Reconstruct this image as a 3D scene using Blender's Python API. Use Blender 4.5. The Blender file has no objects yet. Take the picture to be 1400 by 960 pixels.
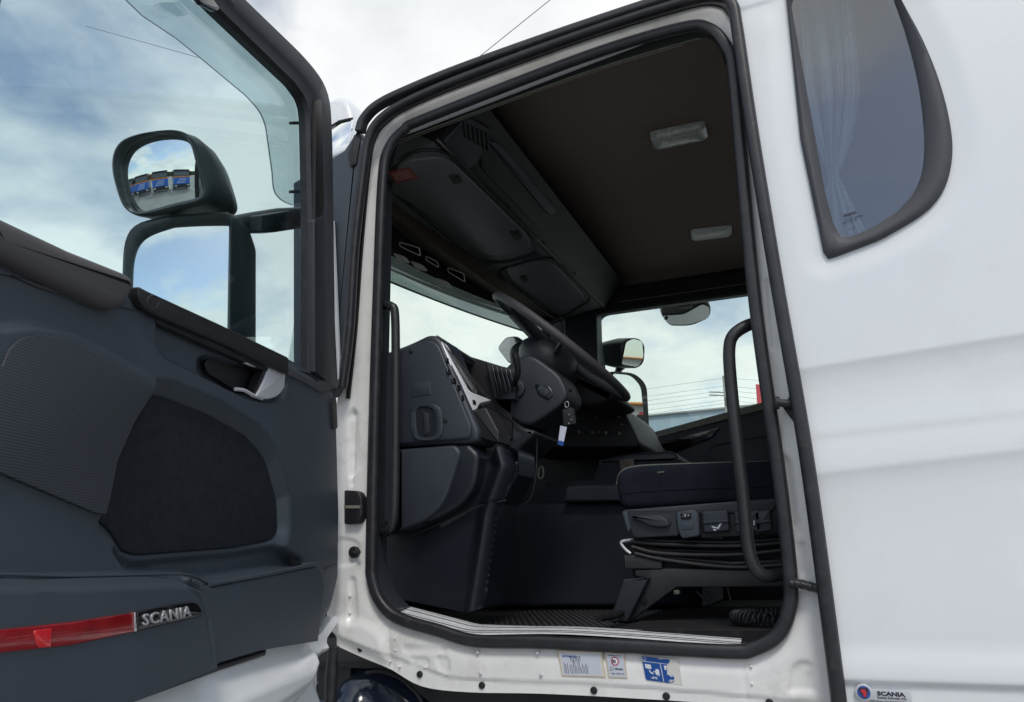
import bpy, bmesh, math, random
import numpy as np
from mathutils import Vector, Matrix
random.seed(7)
C = bpy.context.scene.collection
SC = bpy.context.scene
R = math.radians

# ------------------------------------------------------------------ camera
CAM = np.array([0.0, -1.7, 1.55]); F = 1030.0; CX, CY = 700.0, 480.0
_p, _r, _w = R(15.8), R(-1.6), R(22.3)
FW = np.array([-math.sin(_w)*math.cos(_p), math.cos(_w)*math.cos(_p), math.sin(_p)])
_rt = np.array([math.cos(_w), math.sin(_w), 0.0]); _up = np.cross(_rt, FW)
RT = _rt*math.cos(_r) + _up*math.sin(_r); UP = -_rt*math.sin(_r) + _up*math.cos(_r)
cd = bpy.data.cameras.new('camera'); cam = bpy.data.objects.new('camera', cd); C.objects.link(cam)
cd.sensor_width = 36.0; cd.lens = F/1400*36; cd.clip_start = 0.02; cd.clip_end = 3000
cam.matrix_world = Matrix(((RT[0], UP[0], -FW[0], CAM[0]), (RT[1], UP[1], -FW[1], CAM[1]), (RT[2], UP[2], -FW[2], CAM[2]), (0, 0, 0, 1)))
SC.camera = cam

# ------------------------------------------------------------------ light
SUN_EL, SUN_AZ = R(50), R(152)          # direction towards the sun, azimuth from +y clockwise
w = bpy.data.worlds.new('World'); SC.world = w; w.use_nodes = True
nt = w.node_tree; nt.nodes.clear(); N_ = nt.nodes.new; L_ = nt.links.new
out = N_('ShaderNodeOutputWorld'); bg = N_('ShaderNodeBackground'); bg.inputs[1].default_value = 0.135; KB = 1
sky = N_('ShaderNodeTexSky'); sky.sky_type = 'NISHITA'; sky.sun_disc = False
sky.sun_elevation = SUN_EL; sky.sun_rotation = SUN_AZ; sky.dust_density = 1.0; sky.ozone_density = 1.5
tc = N_('ShaderNodeTexCoord'); sx = N_('ShaderNodeSeparateXYZ'); L_(tc.outputs['Generated'], sx.inputs[0])
def wmath(op, a, b=None, c=None):
    n = N_('ShaderNodeMath'); n.operation = op
    for i, v in enumerate((a, b, c)):
        if v is None: continue
        if isinstance(v, (int, float)): n.inputs[i].default_value = v
        else: L_(v, n.inputs[i])
    return n.outputs[0]
zz = wmath('ADD', wmath('MAXIMUM', sx.outputs[2], 0.0), 0.34)
cv = N_('ShaderNodeCombineXYZ'); L_(wmath('DIVIDE', sx.outputs[0], zz), cv.inputs[0]); L_(wmath('DIVIDE', sx.outputs[1], zz), cv.inputs[1])
def noise(scale, detail, rough, off, dist=0.0):
    m = N_('ShaderNodeMapping'); m.inputs['Location'].default_value = off; L_(cv.outputs[0], m.inputs[0])
    n = N_('ShaderNodeTexNoise'); n.inputs['Scale'].default_value = scale; n.inputs['Detail'].default_value = detail
    n.inputs['Roughness'].default_value = rough; n.inputs['Distortion'].default_value = dist; L_(m.outputs[0], n.inputs[0]); return n.outputs[0]
def ramp(fac, stops):
    r = N_('ShaderNodeValToRGB'); L_(fac, r.inputs[0]); e = r.color_ramp.elements
    for i, (p, c) in enumerate(stops):
        el = e[i] if i < 2 else e.new(p)
        el.position = p; el.color = c if len(c) == 4 else (*c, 1)
    return r.outputs[0]
n1 = noise(1.15, 9, 0.54, (34.3, 13.6, 0), 0.15); n2 = noise(2.3, 8, 0.6, (0.4, 5.2, 2.0))
mask = ramp(n1, [(0.425, (0.14,)*3), (0.535, (1, 1, 1))])
ccol = ramp(n2, [(0.30, (5.6, 5.8, 6.0)), (0.56, (7.1, 7.2, 7.15))])
mx = N_('ShaderNodeMix'); mx.data_type = 'RGBA'; L_(mask, mx.inputs[0]); L_(sky.outputs[0], mx.inputs[6]); L_(ccol, mx.inputs[7])
L_(mx.outputs[2], bg.inputs[0]); L_(bg.outputs[0], out.inputs[0])
sd_ = bpy.data.lights.new('sun', 'SUN'); sun = bpy.data.objects.new('sun', sd_); C.objects.link(sun)
sd_.energy = 1.25; sd_.angle = R(14); sd_.color = (1.0, 0.96, 0.9)
_sdir = Vector((math.sin(SUN_AZ)*math.cos(SUN_EL), math.cos(SUN_AZ)*math.cos(SUN_EL), math.sin(SUN_EL)))
sun.rotation_euler = (-_sdir).to_track_quat('-Z', 'Y').to_euler()
SC.view_settings.view_transform = 'Standard'; SC.view_settings.look = 'None'
SC.view_settings.exposure = 0.12; SC.view_settings.gamma = 1.0
SC.cycles.max_bounces = 12; SC.cycles.transparent_max_bounces = 24

# ------------------------------------------------------------------ materials
def mat(name, col, rough=0.5, metal=0.0, spec=0.5, coat=0.0, var=0.08, vs=6.0, bump=0.0, bs=400.0, emit=None, coatr=0.05, rvar=0.08, bump2=0.0, bs2=30.0, dirt=None):
    m = bpy.data.materials.new(name); m.use_nodes = True; t = m.node_tree; b = t.nodes['Principled BSDF']
    tcn = t.nodes.new('ShaderNodeTexCoord')
    geo = t.nodes.new('ShaderNodeNewGeometry')
    n = t.nodes.new('ShaderNodeTexNoise'); n.inputs['Scale'].default_value = vs; n.inputs['Detail'].default_value = 6; n.inputs['Roughness'].default_value = 0.6
    t.links.new(geo.outputs['Position'], n.inputs['Vector'])
    r = t.nodes.new('ShaderNodeValToRGB'); t.links.new(n.outputs[0], r.inputs[0])
    r.color_ramp.elements[0].position = 0.3; r.color_ramp.elements[1].position = 0.7
    r.color_ramp.elements[0].color = (*[c*(1-var) for c in col], 1); r.color_ramp.elements[1].color = (*[min(1, c*(1+var)) for c in col], 1)
    basec = r.outputs[0]
    for amt, sc_, th, dc in (dirt or ()):
        dn = t.nodes.new('ShaderNodeTexNoise'); dn.inputs['Scale'].default_value = sc_; dn.inputs['Detail'].default_value = 8; dn.inputs['Roughness'].default_value = 0.7
        t.links.new(geo.outputs['Position'], dn.inputs['Vector'])
        dr = t.nodes.new('ShaderNodeValToRGB'); t.links.new(dn.outputs[0], dr.inputs[0])
        dr.color_ramp.elements[0].position = th; dr.color_ramp.elements[0].color = (0, 0, 0, 1)
        dr.color_ramp.elements[1].position = th+0.12; dr.color_ramp.elements[1].color = (amt, amt, amt, 1)
        dm = t.nodes.new('ShaderNodeMix'); dm.data_type = 'RGBA'; dm.inputs[7].default_value = (*dc, 1)
        t.links.new(dr.outputs[0], dm.inputs[0]); t.links.new(basec, dm.inputs[6]); basec = dm.outputs[2]
    t.links.new(basec, b.inputs['Base Color'])
    mr = t.nodes.new('ShaderNodeMapRange'); mr.inputs['To Min'].default_value = max(0.0, rough-rvar); mr.inputs['To Max'].default_value = min(1, rough+rvar)
    t.links.new(n.outputs[0], mr.inputs[0]); t.links.new(mr.outputs[0], b.inputs['Roughness'])
    b.inputs['Metallic'].default_value = metal; b.inputs['Specular IOR Level'].default_value = spec
    b.inputs['Coat Weight'].default_value = coat; b.inputs['Coat Roughness'].default_value = coatr
    last = None
    for st, sc in ((bump, bs), (bump2, bs2)):
        if st:
            bn = t.nodes.new('ShaderNodeTexNoise'); bn.inputs['Scale'].default_value = sc; bn.inputs['Detail'].default_value = 3
            t.links.new(geo.outputs['Position'], bn.inputs['Vector'])
            bp = t.nodes.new('ShaderNodeBump'); bp.inputs['Strength'].default_value = st; bp.inputs['Distance'].default_value = 0.2/sc
            t.links.new(bn.outputs[0], bp.inputs['Height'])
            if last: t.links.new(last, bp.inputs['Normal'])
            last = bp.outputs[0]
    if last: t.links.new(last, b.inputs['Normal'])
    if emit:
        b.inputs['Emission Color'].default_value = (*emit[0], 1); b.inputs['Emission Strength'].default_value = emit[1]
    return m
def glass(name, tint, refl=1.0, rough=0.0, opac=0.0, ocol=(0.1, 0.1, 0.1)):
    m = bpy.data.materials.new(name); m.use_nodes = True; t = m.node_tree; t.nodes.clear()
    o = t.nodes.new('ShaderNodeOutputMaterial'); tr = t.nodes.new('ShaderNodeBsdfTransparent'); gl = t.nodes.new('ShaderNodeBsdfGlossy')
    lw = t.nodes.new('ShaderNodeLayerWeight'); lw.inputs[0].default_value = 0.5
    pw = t.nodes.new('ShaderNodeMath'); pw.operation = 'POWER'; pw.inputs[1].default_value = 4.0; t.links.new(lw.outputs['Facing'], pw.inputs[0])
    fr = t.nodes.new('ShaderNodeMath'); fr.operation = 'MULTIPLY_ADD'; fr.inputs[1].default_value = 0.9; fr.inputs[2].default_value = 0.035; t.links.new(pw.outputs[0], fr.inputs[0])
    gl.inputs['Roughness'].default_value = rough
    geo = t.nodes.new('ShaderNodeNewGeometry'); n = t.nodes.new('ShaderNodeTexNoise'); n.inputs['Scale'].default_value = 9; n.inputs['Detail'].default_value = 5
    t.links.new(geo.outputs['Position'], n.inputs['Vector'])
    r = t.nodes.new('ShaderNodeValToRGB'); t.links.new(n.outputs[0], r.inputs[0])
    r.color_ramp.elements[0].color = (*[c*0.97 for c in tint], 1); r.color_ramp.elements[1].color = (*tint, 1)
    t.links.new(r.outputs[0], tr.inputs[0])
    mp = t.nodes.new('ShaderNodeMath'); mp.operation = 'MULTIPLY'; mp.inputs[1].default_value = refl; t.links.new(fr.outputs[0], mp.inputs[0])
    mx = t.nodes.new('ShaderNodeMixShader'); t.links.new(mp.outputs[0], mx.inputs[0]); t.links.new(tr.outputs[0], mx.inputs[1]); t.links.new(gl.outputs[0], mx.inputs[2])
    last = mx
    if opac:
        df = t.nodes.new('ShaderNodeBsdfDiffuse'); df.inputs[0].default_value = (*ocol, 1)
        m2 = t.nodes.new('ShaderNodeMixShader'); m2.inputs[0].default_value = opac
        t.links.new(mx.outputs[0], m2.inputs[1]); t.links.new(df.outputs[0], m2.inputs[2]); last = m2
    t.links.new(last.outputs[0], o.inputs[0]); return m
def mesh_grille(name, col, scale):
    """perforated speaker cloth: hexagonal dimples as relief, darker in the holes' own dark backing"""
    m = mat(name, col, 0.55, var=0.05); t = m.node_tree; b = t.nodes['Principled BSDF']
    geo = t.nodes.new('ShaderNodeNewGeometry'); v = t.nodes.new('ShaderNodeTexVoronoi'); v.voronoi_dimensions = '2D'; v.inputs['Scale'].default_value = scale; v.inputs['Randomness'].default_value = 0.0
    cb = t.nodes.new('ShaderNodeCombineXYZ')
    for i, vec in enumerate(((-0.23, 0.973, 0.5), (0, 0, 0.866))):
        dt = t.nodes.new('ShaderNodeVectorMath'); dt.operation = 'DOT_PRODUCT'; dt.inputs[1].default_value = vec
        t.links.new(geo.outputs['Position'], dt.inputs[0]); t.links.new(dt.outputs['Value'], cb.inputs[i])
    t.links.new(cb.outputs[0], v.inputs['Vector'])
    r = t.nodes.new('ShaderNodeValToRGB'); t.links.new(v.outputs['Distance'], r.inputs[0])
    r.color_ramp.elements[0].position = 0.28; r.color_ramp.elements[0].color = (0.012, 0.013, 0.016, 1)
    r.color_ramp.elements[1].position = 0.42; r.color_ramp.elements[1].color = (*col, 1)
    t.links.new(r.outputs[0], b.inputs['Base Color'])
    bp = t.nodes.new('ShaderNodeBump'); bp.inputs['Strength'].default_value = 0.6; bp.inputs['Distance'].default_value = 0.001
    t.links.new(v.outputs['Distance'], bp.inputs['Height']); t.links.new(bp.outputs[0], b.inputs['Normal'])
    return m
M = dict(
 paint=mat('white_paint', (0.785, 0.81, 0.835), 0.42, coat=0.6, var=0.015, vs=3, bump2=0.02, bs2=12, bump=0.02, bs=300, dirt=((0.10, 3.0, 0.50, (0.45, 0.44, 0.42)), (0.5, 130.0, 0.74, (0.25, 0.22, 0.2)))),
 flange=mat('flange_paint', (0.83, 0.825, 0.81), 0.4, coat=0.4, var=0.05, vs=14, bump2=0.05, bs2=25, dirt=((0.30, 9.0, 0.53, (0.42, 0.38, 0.33)), (0.7, 110.0, 0.70, (0.12, 0.10, 0.09)))),
 rubber=mat('black_rubber', (0.020, 0.020, 0.025), 0.42, var=0.3, vs=30, bump=0.15, bs=500, rvar=0.15, dirt=((0.25, 40.0, 0.55, (0.09, 0.085, 0.08)),)),
 rubber2=mat('window_rubber', (0.048, 0.050, 0.060), 0.55, var=0.12, vs=20, bump=0.15, bs=500),
 trim=mat('door_trim_plastic', (0.042, 0.054, 0.071), 0.5, var=0.08, vs=5, bump=0.4, bs=900, bump2=0.25, bs2=260),
 trimd=mat('dark_grey_plastic', (0.022, 0.025, 0.033), 0.48, var=0.08, vs=8, bump=0.35, bs=900),
 dash=mat('dash_plastic', (0.030, 0.036, 0.049), 0.46, var=0.08, vs=8, bump=0.4, bs=900, bump2=0.25, bs2=260),
 bolster=mat('padded_vinyl', (0.065, 0.063, 0.068), 0.6, var=0.1, vs=12, bump=0.5, bs=600),
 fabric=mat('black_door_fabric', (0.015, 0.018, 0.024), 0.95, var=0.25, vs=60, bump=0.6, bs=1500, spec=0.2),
 seat=mat('seat_velour', (0.010, 0.012, 0.020), 0.95, var=0.3, vs=25, bump=0.6, bs=900, spec=0.2),
 piping=mat('seat_piping', (0.10, 0.12, 0.10), 0.9, var=0.2, vs=200),
 black=mat('matt_black_plastic', (0.012, 0.012, 0.014), 0.5, var=0.15, vs=20, bump=0.2, bs=700),
 gloss=mat('gloss_black', (0.008, 0.008, 0.01), 0.12, var=0.1, vs=20, coat=0.5),
 metalk=mat('black_steel', (0.022, 0.023, 0.026), 0.4, metal=0.0, var=0.2, vs=40, bump=0.2, bs=300),
 mirrorh=mat('mirror_shell_plastic', (0.020, 0.027, 0.030), 0.38, var=0.15, vs=15, bump=0.25, bs=700),
 mirror=mat('mirror_glass', (0.90, 0.92, 0.92), 0.0, metal=1.0, var=0.01, rvar=0.0),
 chrome=mat('chrome', (0.82, 0.83, 0.84), 0.12, metal=1.0, var=0.02, rvar=0.05),
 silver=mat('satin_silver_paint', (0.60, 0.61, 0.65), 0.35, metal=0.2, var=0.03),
 badge=mat('badge_chrome', (0.6, 0.62, 0.64), 0.3, metal=0.6, var=0.05, rvar=0.05),
 alu=mat('aluminium', (0.84, 0.85, 0.87), 0.42, metal=0.5, var=0.08, vs=60),
 liner=mat('headliner_felt', (0.21, 0.17, 0.145), 0.95, var=0.05, vs=4, bump=0.3, bs=1200, spec=0.1),
 shelf=mat('shelf_plastic', (0.13, 0.142, 0.145), 0.42, var=0.07, vs=6, bump=0.3, bs=900),
 brown=mat('roller_blind_cloth', (0.055, 0.038, 0.024), 0.6, var=0.15, vs=40, bump=0.3, bs=900),
 mat=mat('rubber_floor_mat', (0.010, 0.010, 0.011), 0.6, spec=0.25, var=0.2, vs=40, bump=0.3, bs=200, dirt=((0.4, 25.0, 0.55, (0.06, 0.055, 0.05)),)),
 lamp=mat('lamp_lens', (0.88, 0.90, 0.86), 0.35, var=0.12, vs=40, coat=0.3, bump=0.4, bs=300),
 lens=mat('lamp_lens_clear', (0.55, 0.57, 0.55), 0.2, var=0.3, vs=80, coat=0.8, bump=0.3, bs=300),
 red=mat('red_reflector', (0.25, 0.010, 0.014), 0.18, coat=0.8, var=0.25, vs=30, bump=0.5, bs=700),
 redhot=mat('red_lamp_lens', (0.62, 0.02, 0.03), 0.15, coat=0.8, var=0.1, vs=30, bump=0.5, bs=700),
 redlab=mat('red_label', (0.23, 0.05, 0.045), 0.6, var=0.08, vs=50),
 labtxt=mat('label_print', (0.42, 0.26, 0.24), 0.6),
 paper=mat('sticker_paper', (0.58, 0.61, 0.70), 0.4, var=0.04, vs=30),
 cream=mat('sticker_edge', (0.60, 0.50, 0.36), 0.6, var=0.1, vs=60),
 offw=mat('sticker_backing', (0.66, 0.64, 0.60), 0.5, var=0.06, vs=60),
 ink=mat('print_ink', (0.03, 0.03, 0.05), 0.5),
 inkb=mat('print_blue', (0.03, 0.08, 0.32), 0.5),
 blue=mat('sticker_blue', (0.012, 0.075, 0.32), 0.4, var=0.1, vs=60),
 white=mat('print_white', (0.72, 0.74, 0.78), 0.5),
 redink=mat('print_red', (0.45, 0.03, 0.04), 0.5),
 step=mat('step_well_gloss', (0.012, 0.018, 0.035), 0.16, var=0.2, vs=12, coat=0.6, bump2=0.35, bs2=7, bump=0.1, bs=120),
 curtain=mat('white_curtain', (0.62, 0.60, 0.57), 0.9, var=0.08, vs=20, bump=0.3, bs=200),
 pale_grey=mat('pale_edge_and_glint', (0.20, 0.20, 0.17), 0.5, var=0.3, vs=80),  # pale tone for small fittings, also stands in for edge gleams and glints
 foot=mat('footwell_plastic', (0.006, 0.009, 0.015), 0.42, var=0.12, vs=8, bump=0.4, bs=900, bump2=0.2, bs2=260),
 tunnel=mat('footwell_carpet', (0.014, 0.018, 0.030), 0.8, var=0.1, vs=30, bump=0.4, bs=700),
 grille=mesh_grille('speaker_mesh', (0.044, 0.054, 0.070), 300.0),
 asphalt=mat('asphalt', (0.27, 0.27, 0.262), 0.85, var=0.15, vs=0.5, bump=0.5, bs=60),
 line=mat('road_marking', (0.6, 0.6, 0.58), 0.7, var=0.1),
 wall=mat('warehouse_cladding', (0.30, 0.38, 0.46), 0.6, var=0.04, vs=0.3),
 wall2=mat('grey_cladding', (0.34, 0.35, 0.35), 0.6, var=0.05, vs=0.4),
 orange=mat('orange_paint', (0.75, 0.27, 0.03), 0.4, var=0.05, coat=0.3),
 tblue=mat('blue_paint', (0.03, 0.16, 0.62), 0.35, var=0.05, coat=0.5),
 tred=mat('red_paint', (0.45, 0.015, 0.02), 0.35, var=0.05, coat=0.5),
 dglass=mat('dark_windscreen', (0.16, 0.18, 0.20), 0.08, var=0.1, coat=0.5),
 concrete=mat('concrete_pole', (0.33, 0.33, 0.31), 0.8, var=0.1, vs=5),
 foliage=mat('tree_foliage', (0.05, 0.07, 0.03), 0.8, var=0.4, vs=3),
 signred=mat('sign_red', (0.55, 0.03, 0.04), 0.5, var=0.05),
 cardboard=mat('brown_tape', (0.12, 0.10, 0.08), 0.6, var=0.2, vs=60),
 glass=glass('tinted_door_glass', (0.885, 0.975, 0.98), 1.0),
 glass2=glass('windscreen_glass', (0.93, 0.985, 0.955), 0.8),
 glass3=glass('sleeper_window_glass', (0.64, 0.70, 0.76), 4.5),
 acryl=glass('clear_acrylic', (0.84, 0.90, 0.91), 0.7, opac=0.07, ocol=(0.5, 0.56, 0.6)),
 visor=glass('smoked_visor', (0.50, 0.56, 0.55), 1.0, opac=0.10, ocol=(0.30, 0.34, 0.33)),
)

# ------------------------------------------------------------------ object bookkeeping
POS = {}
def tag(o, label=None, cat=None, group=None, kind=None):
    if label: o['label'] = label
    if cat: o['category'] = cat
    if group: o['group'] = group
    if kind: o['kind'] = kind
    return o
def link(name, V, Fc, m, parent=None, smooth=40, label=None, edges=()):
    V = np.asarray(V, float); c = (V.min(0)+V.max(0))/2
    me = bpy.data.meshes.new(name); me.from_pydata((V-c).tolist(), list(edges), [tuple(int(i) for i in f) for f in Fc]); me.update()
    bm = bmesh.new(); bm.from_mesh(me); bmesh.ops.recalc_face_normals(bm, faces=bm.faces); bm.to_mesh(me); bm.free()
    if smooth is not None:
        me.polygons.foreach_set('use_smooth', [True]*len(me.polygons))
        me.set_sharp_from_angle(angle=R(smooth))
    me.materials.append(M[m] if isinstance(m, str) else m)
    o = bpy.data.objects.new(name, me); C.objects.link(o); place(o, c, parent)
    if label: o['label'] = label
    return o
def place(o, loc, parent=None):
    o.location = Vector(loc); POS[o.name] = Vector(loc)
    if parent:
        o.parent = parent; o.matrix_parent_inverse = Matrix.Translation(-POS[parent.name])
def empty(name, loc, label, cat, group=None, parent=None):
    o = bpy.data.objects.new(name, None); C.objects.link(o); o.empty_display_size = 0.1; place(o, loc, parent)
    return tag(o, label, cat, group)
def dup(o, delta, parent=None, label=None):
    c = o.copy(); C.objects.link(c); place(c, POS[o.name]+Vector(delta), parent or o.parent)
    for k in o.children:
        if POS.get(k.name) is not None: dup(k, delta, c)
    if label: c['label'] = label
    return c

# ------------------------------------------------------------------ geometry helpers
def ray(x, y): return FW + RT*(x-CX)/F - UP*(y-CY)/F
class Pl:
    def __init__(s, O, N, off=0.0):
        s.N = np.array(N, float)/np.linalg.norm(N); s.O = np.array(O, float)+s.N*off
        u = np.cross((0, 0, 1), s.N)
        if np.linalg.norm(u) < 1e-6: u = np.array([1., 0, 0])
        s.U = u/np.linalg.norm(u); s.V = np.cross(s.N, s.U)
    def P(s, x, y, off=0.0):
        r = ray(x, y); t = ((s.O+s.N*off-CAM)@s.N)/(r@s.N); return CAM+t*r
    def ab(s, pts, off=0.0):
        o = []
        for p in pts:
            q = s.P(p[0], p[1], off)-s.O; o.append((q@s.U, q@s.V))
        return np.array(o)
    def W(s, ab, h=0.0):
        ab = np.asarray(ab); h = np.broadcast_to(h, ab.shape[:1])
        return s.O + ab[:, :1]*s.U + ab[:, 1:2]*s.V + h[:, None]*s.N
def PY(d): return Pl((0, d, 0), (0, -1, 0))
def Y(x, y, d): return PY(d).P(x, y)
def Xp(x, y, d): return Pl((d, 0, 0), (1, 0, 0)).P(x, y)
def Zp(x, y, d): return Pl((0, 0, d), (0, 0, 1)).P(x, y)
def rc(pts, n=7):
    """round the corners that carry a third number (radius, same units)"""
    o = []; k = len(pts)
    for i, p in enumerate(pts):
        if len(p) < 3 or not p[2]: o.append((p[0], p[1])); continue
        a = np.array(pts[i-1][:2], float); b = np.array(p[:2], float); c = np.array(pts[(i+1) % k][:2], float)
        la, lc = np.linalg.norm(a-b), np.linalg.norm(c-b); ra = min(p[2], la*0.48); rb = min(p[2], lc*0.48)
        s = b+(a-b)/la*ra; e = b+(c-b)/lc*rb
        for j in range(n):
            t = j/(n-1); q = (1-t)**2*s+2*t*(1-t)*b+t*t*e; o.append(tuple(q))
    return o
def cr(pts, n=6, closed=False):
    P = [np.array(p, float) for p in pts]; k = len(P); o = []
    rng = range(k if closed else k-1)
    for i in rng:
        p0 = P[i-1] if (closed or i > 0) else 2*P[0]-P[1]; p1 = P[i]; p2 = P[(i+1) % k]
        p3 = P[(i+2) % k] if (closed or i+2 < k) else 2*P[-1]-P[-2]
        for j in range(n):
            t = j/n; o.append(0.5*((2*p1)+(-p0+p2)*t+(2*p0-5*p1+4*p2-p3)*t*t+(-p0+3*p1-3*p2+p3)*t**3))
    if not closed: o.append(P[-1])
    return [tuple(q) for q in o]
def area(P): x, y = P[:, 0], P[:, 1]; return 0.5*np.sum(x*np.roll(y, -1)-np.roll(x, -1)*y)
def inset(P, d):
    if d == 0: return P.copy()
    a = np.roll(P, 1, 0); b = np.roll(P, -1, 0); e1 = P-a; e2 = b-P
    e1 /= np.linalg.norm(e1, axis=1)[:, None]+1e-12; e2 /= np.linalg.norm(e2, axis=1)[:, None]+1e-12
    n1 = np.stack((-e1[:, 1], e1[:, 0]), 1); n2 = np.stack((-e2[:, 1], e2[:, 0]), 1)
    m = n1+n2; l = np.linalg.norm(m, axis=1)[:, None]; m /= l+1e-9; c = np.clip((m*n1).sum(1), 0.5, 1)[:, None]
    return P+m*d/c
def dedupe(P):
    k = [0]
    for i in range(1, len(P)):
        if np.linalg.norm(P[i]-P[k[-1]]) > 2e-4: k.append(i)
    if np.linalg.norm(P[k[-1]]-P[0]) < 2e-4: k.pop()
    return P[k]
def slab_ab(name, pl, P, h, depth, bev, m, parent=None, label=None, smooth=40, prof=3):
    P = dedupe(np.asarray(P, float))
    if area(P) < 0: P = P[::-1]
    n = len(P); rings = []
    if bev:
        for j in range(prof+1):
            t = j/prof*math.pi/2; rings.append((bev*(1-math.sin(t)), bev*(1-math.cos(t))))
    else: rings = [(0, 0)]
    rings.append((0, depth)); V = []
    for ins, bk in rings: V.append(pl.W(inset(P, ins), h-bk))
    V = np.concatenate(V); Fc = [tuple(range(n))]
    for k in range(len(rings)-1):
        for i in range(n):
            j = (i+1) % n; Fc.append((k*n+i, k*n+j, (k+1)*n+j, (k+1)*n+i))
    Fc.append(tuple(range((len(rings)-1)*n, len(rings)*n))[::-1])
    return link(name, V, Fc, m, parent, smooth, label)
def slab(name, pl, pts, h, depth, bev, m, parent=None, label=None, smooth=40):
    return slab_ab(name, pl, pl.ab(rc(pts), h), h, depth, bev, m, parent, label, smooth)
def sdf(Q, poly):
    P = np.asarray(poly, float); A = P; B = np.roll(P, -1, 0); d = np.full(len(Q), 1e9); ins = np.zeros(len(Q), bool)
    for a, b in zip(A, B):
        e = b-a; L = e@e
        if L < 1e-14: continue
        t = np.clip(((Q-a)@e)/L, 0, 1); d = np.minimum(d, np.hypot(*(Q-a-t[:, None]*e).T))
        c = ((a[1] <= Q[:, 1]) != (b[1] <= Q[:, 1]))
        with np.errstate(divide='ignore', invalid='ignore'):
            xi = a[0]+(Q[:, 1]-a[1])*(e[0])/(e[1] if e[1] else 1e-12)
        ins ^= c & (Q[:, 0] < xi)
    return np.where(ins, d, -d)
def nearest(q, polys):
    best = 1e9; bp = q
    for P in polys:
        A = P; B = np.roll(P, -1, 0); E = B-A; L = (E*E).sum(1)+1e-14
        t = np.clip(((q-A)*E).sum(1)/L, 0, 1); X = A+t[:, None]*E; D = np.hypot(*(q-X).T); i = D.argmin()
        if D[i] < best: best = D[i]; bp = X[i]
    return bp, best
def sstep(x): x = np.clip(x, 0, 1); return x*x*(3-2*x)
def relief(name, pl, outline, holes, g, hf, m, parent=None, rim=0.02, label=None, smooth=50):
    """moulded sheet: a fine grid cut to the outline, raised and sunk along the plane's normal"""
    O = dedupe(np.asarray(outline)); H = [dedupe(np.asarray(x)) for x in holes]
    x0, y0 = O.min(0)-g; x1, y1 = O.max(0)+g; nx = int((x1-x0)/g)+2; ny = int((y1-y0)/g)+2
    xs = x0+np.arange(nx)*g; ys = y0+np.arange(ny)*g
    cx, cy = np.meshgrid(xs[:-1]+g/2, ys[:-1]+g/2, indexing='ij'); Q = np.stack((cx.ravel(), cy.ravel()), 1)
    keep = sdf(Q, O) > 0
    for h in H: keep &= sdf(Q, h) < 0
    keep = keep.reshape(nx-1, ny-1); idx = np.arange(nx*ny).reshape(nx, ny)
    q = np.stack((idx[:-1, :-1][keep], idx[1:, :-1][keep], idx[1:, 1:][keep], idx[:-1, 1:][keep]), 1)
    cnt = {}
    for f in q.tolist():
        for a, b in zip(f, f[1:]+f[:1]):
            k = (a, b) if a < b else (b, a); cnt[k] = None if k in cnt else (a, b)
    be = [e for e in cnt.values() if e]
    gx, gy = np.meshgrid(xs, ys, indexing='ij'); G = np.stack((gx.ravel(), gy.ravel()), 1)
    for v in {a for e in be for a in e}:
        p, d = nearest(G[v], [O]+H)
        if d < g*1.6: G[v] = p
    used = np.unique(q); mp = -np.ones(nx*ny, int); mp[used] = np.arange(len(used)); G = G[used]; q = mp[q]
    h = hf(G); V = pl.W(G, h); n = len(V); Fc = q.tolist()
    if rim:
        bv = sorted({int(mp[a]) for e in be for a in e}); bi = {v: n+i for i, v in enumerate(bv)}
        V = np.concatenate((V, V[bv]-pl.N*rim))
        for a, b in be:
            a, b = int(mp[a]), int(mp[b]); Fc.append((b, a, bi[a], bi[b]))
    return link(name, V, Fc, m, parent, smooth, label)
def loft(name, loops, m, parent=None, caps=(True, True), closed=True, smooth=40, label=None):
    n = len(loops[0]); V = np.concatenate([np.asarray(l, float) for l in loops]); Fc = []
    for k in range(len(loops)-1):
        for i in range(n if closed else n-1):
            j = (i+1) % n; Fc.append((k*n+i, k*n+j, (k+1)*n+j, (k+1)*n+i))
    if caps[0]: Fc.append(tuple(range(n))[::-1])
    if caps[1]: Fc.append(tuple(range((len(loops)-1)*n, len(loops)*n)))
    return link(name, V, Fc, m, parent, smooth, label)
def frames(P, closed, up0):
    n = len(P); T = []
    for i in range(n):
        a = P[i-1] if (closed or i) else P[0]; b = P[(i+1) % n] if (closed or i < n-1) else P[-1]
        t = b-a; T.append(t/(np.linalg.norm(t)+1e-12))
    u = np.array(up0, float); u -= T[0]*(u@T[0])
    if np.linalg.norm(u) < 1e-3: u = np.cross(T[0], (1, 0.3, 0.2))
    u /= np.linalg.norm(u); Us = []
    for t in T:
        u = u-t*(u@t); u /= np.linalg.norm(u)+1e-12; Us.append(u)
    return T, Us
def sweep(P, prof, closed=False, up=(0, -1, 0), fixed=False, sc=None):
    P = [np.array(p, float) for p in P]; T, Us = frames(P, closed, up); L = []
    for i, (p, t, u) in enumerate(zip(P, T, Us)):
        if fixed:
            u = np.array(up, float); u -= t*(u@t); u /= np.linalg.norm(u)
        v = np.cross(t, u); k = 1 if sc is None else sc[i]
        L.append(np.array([p+(a*u+b*v)*k for a, b in prof]))
    return L
def circ(r, n=12, ry=None): return [(r*math.cos(2*math.pi*i/n), (ry or r)*math.sin(2*math.pi*i/n)) for i in range(n)]
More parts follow.
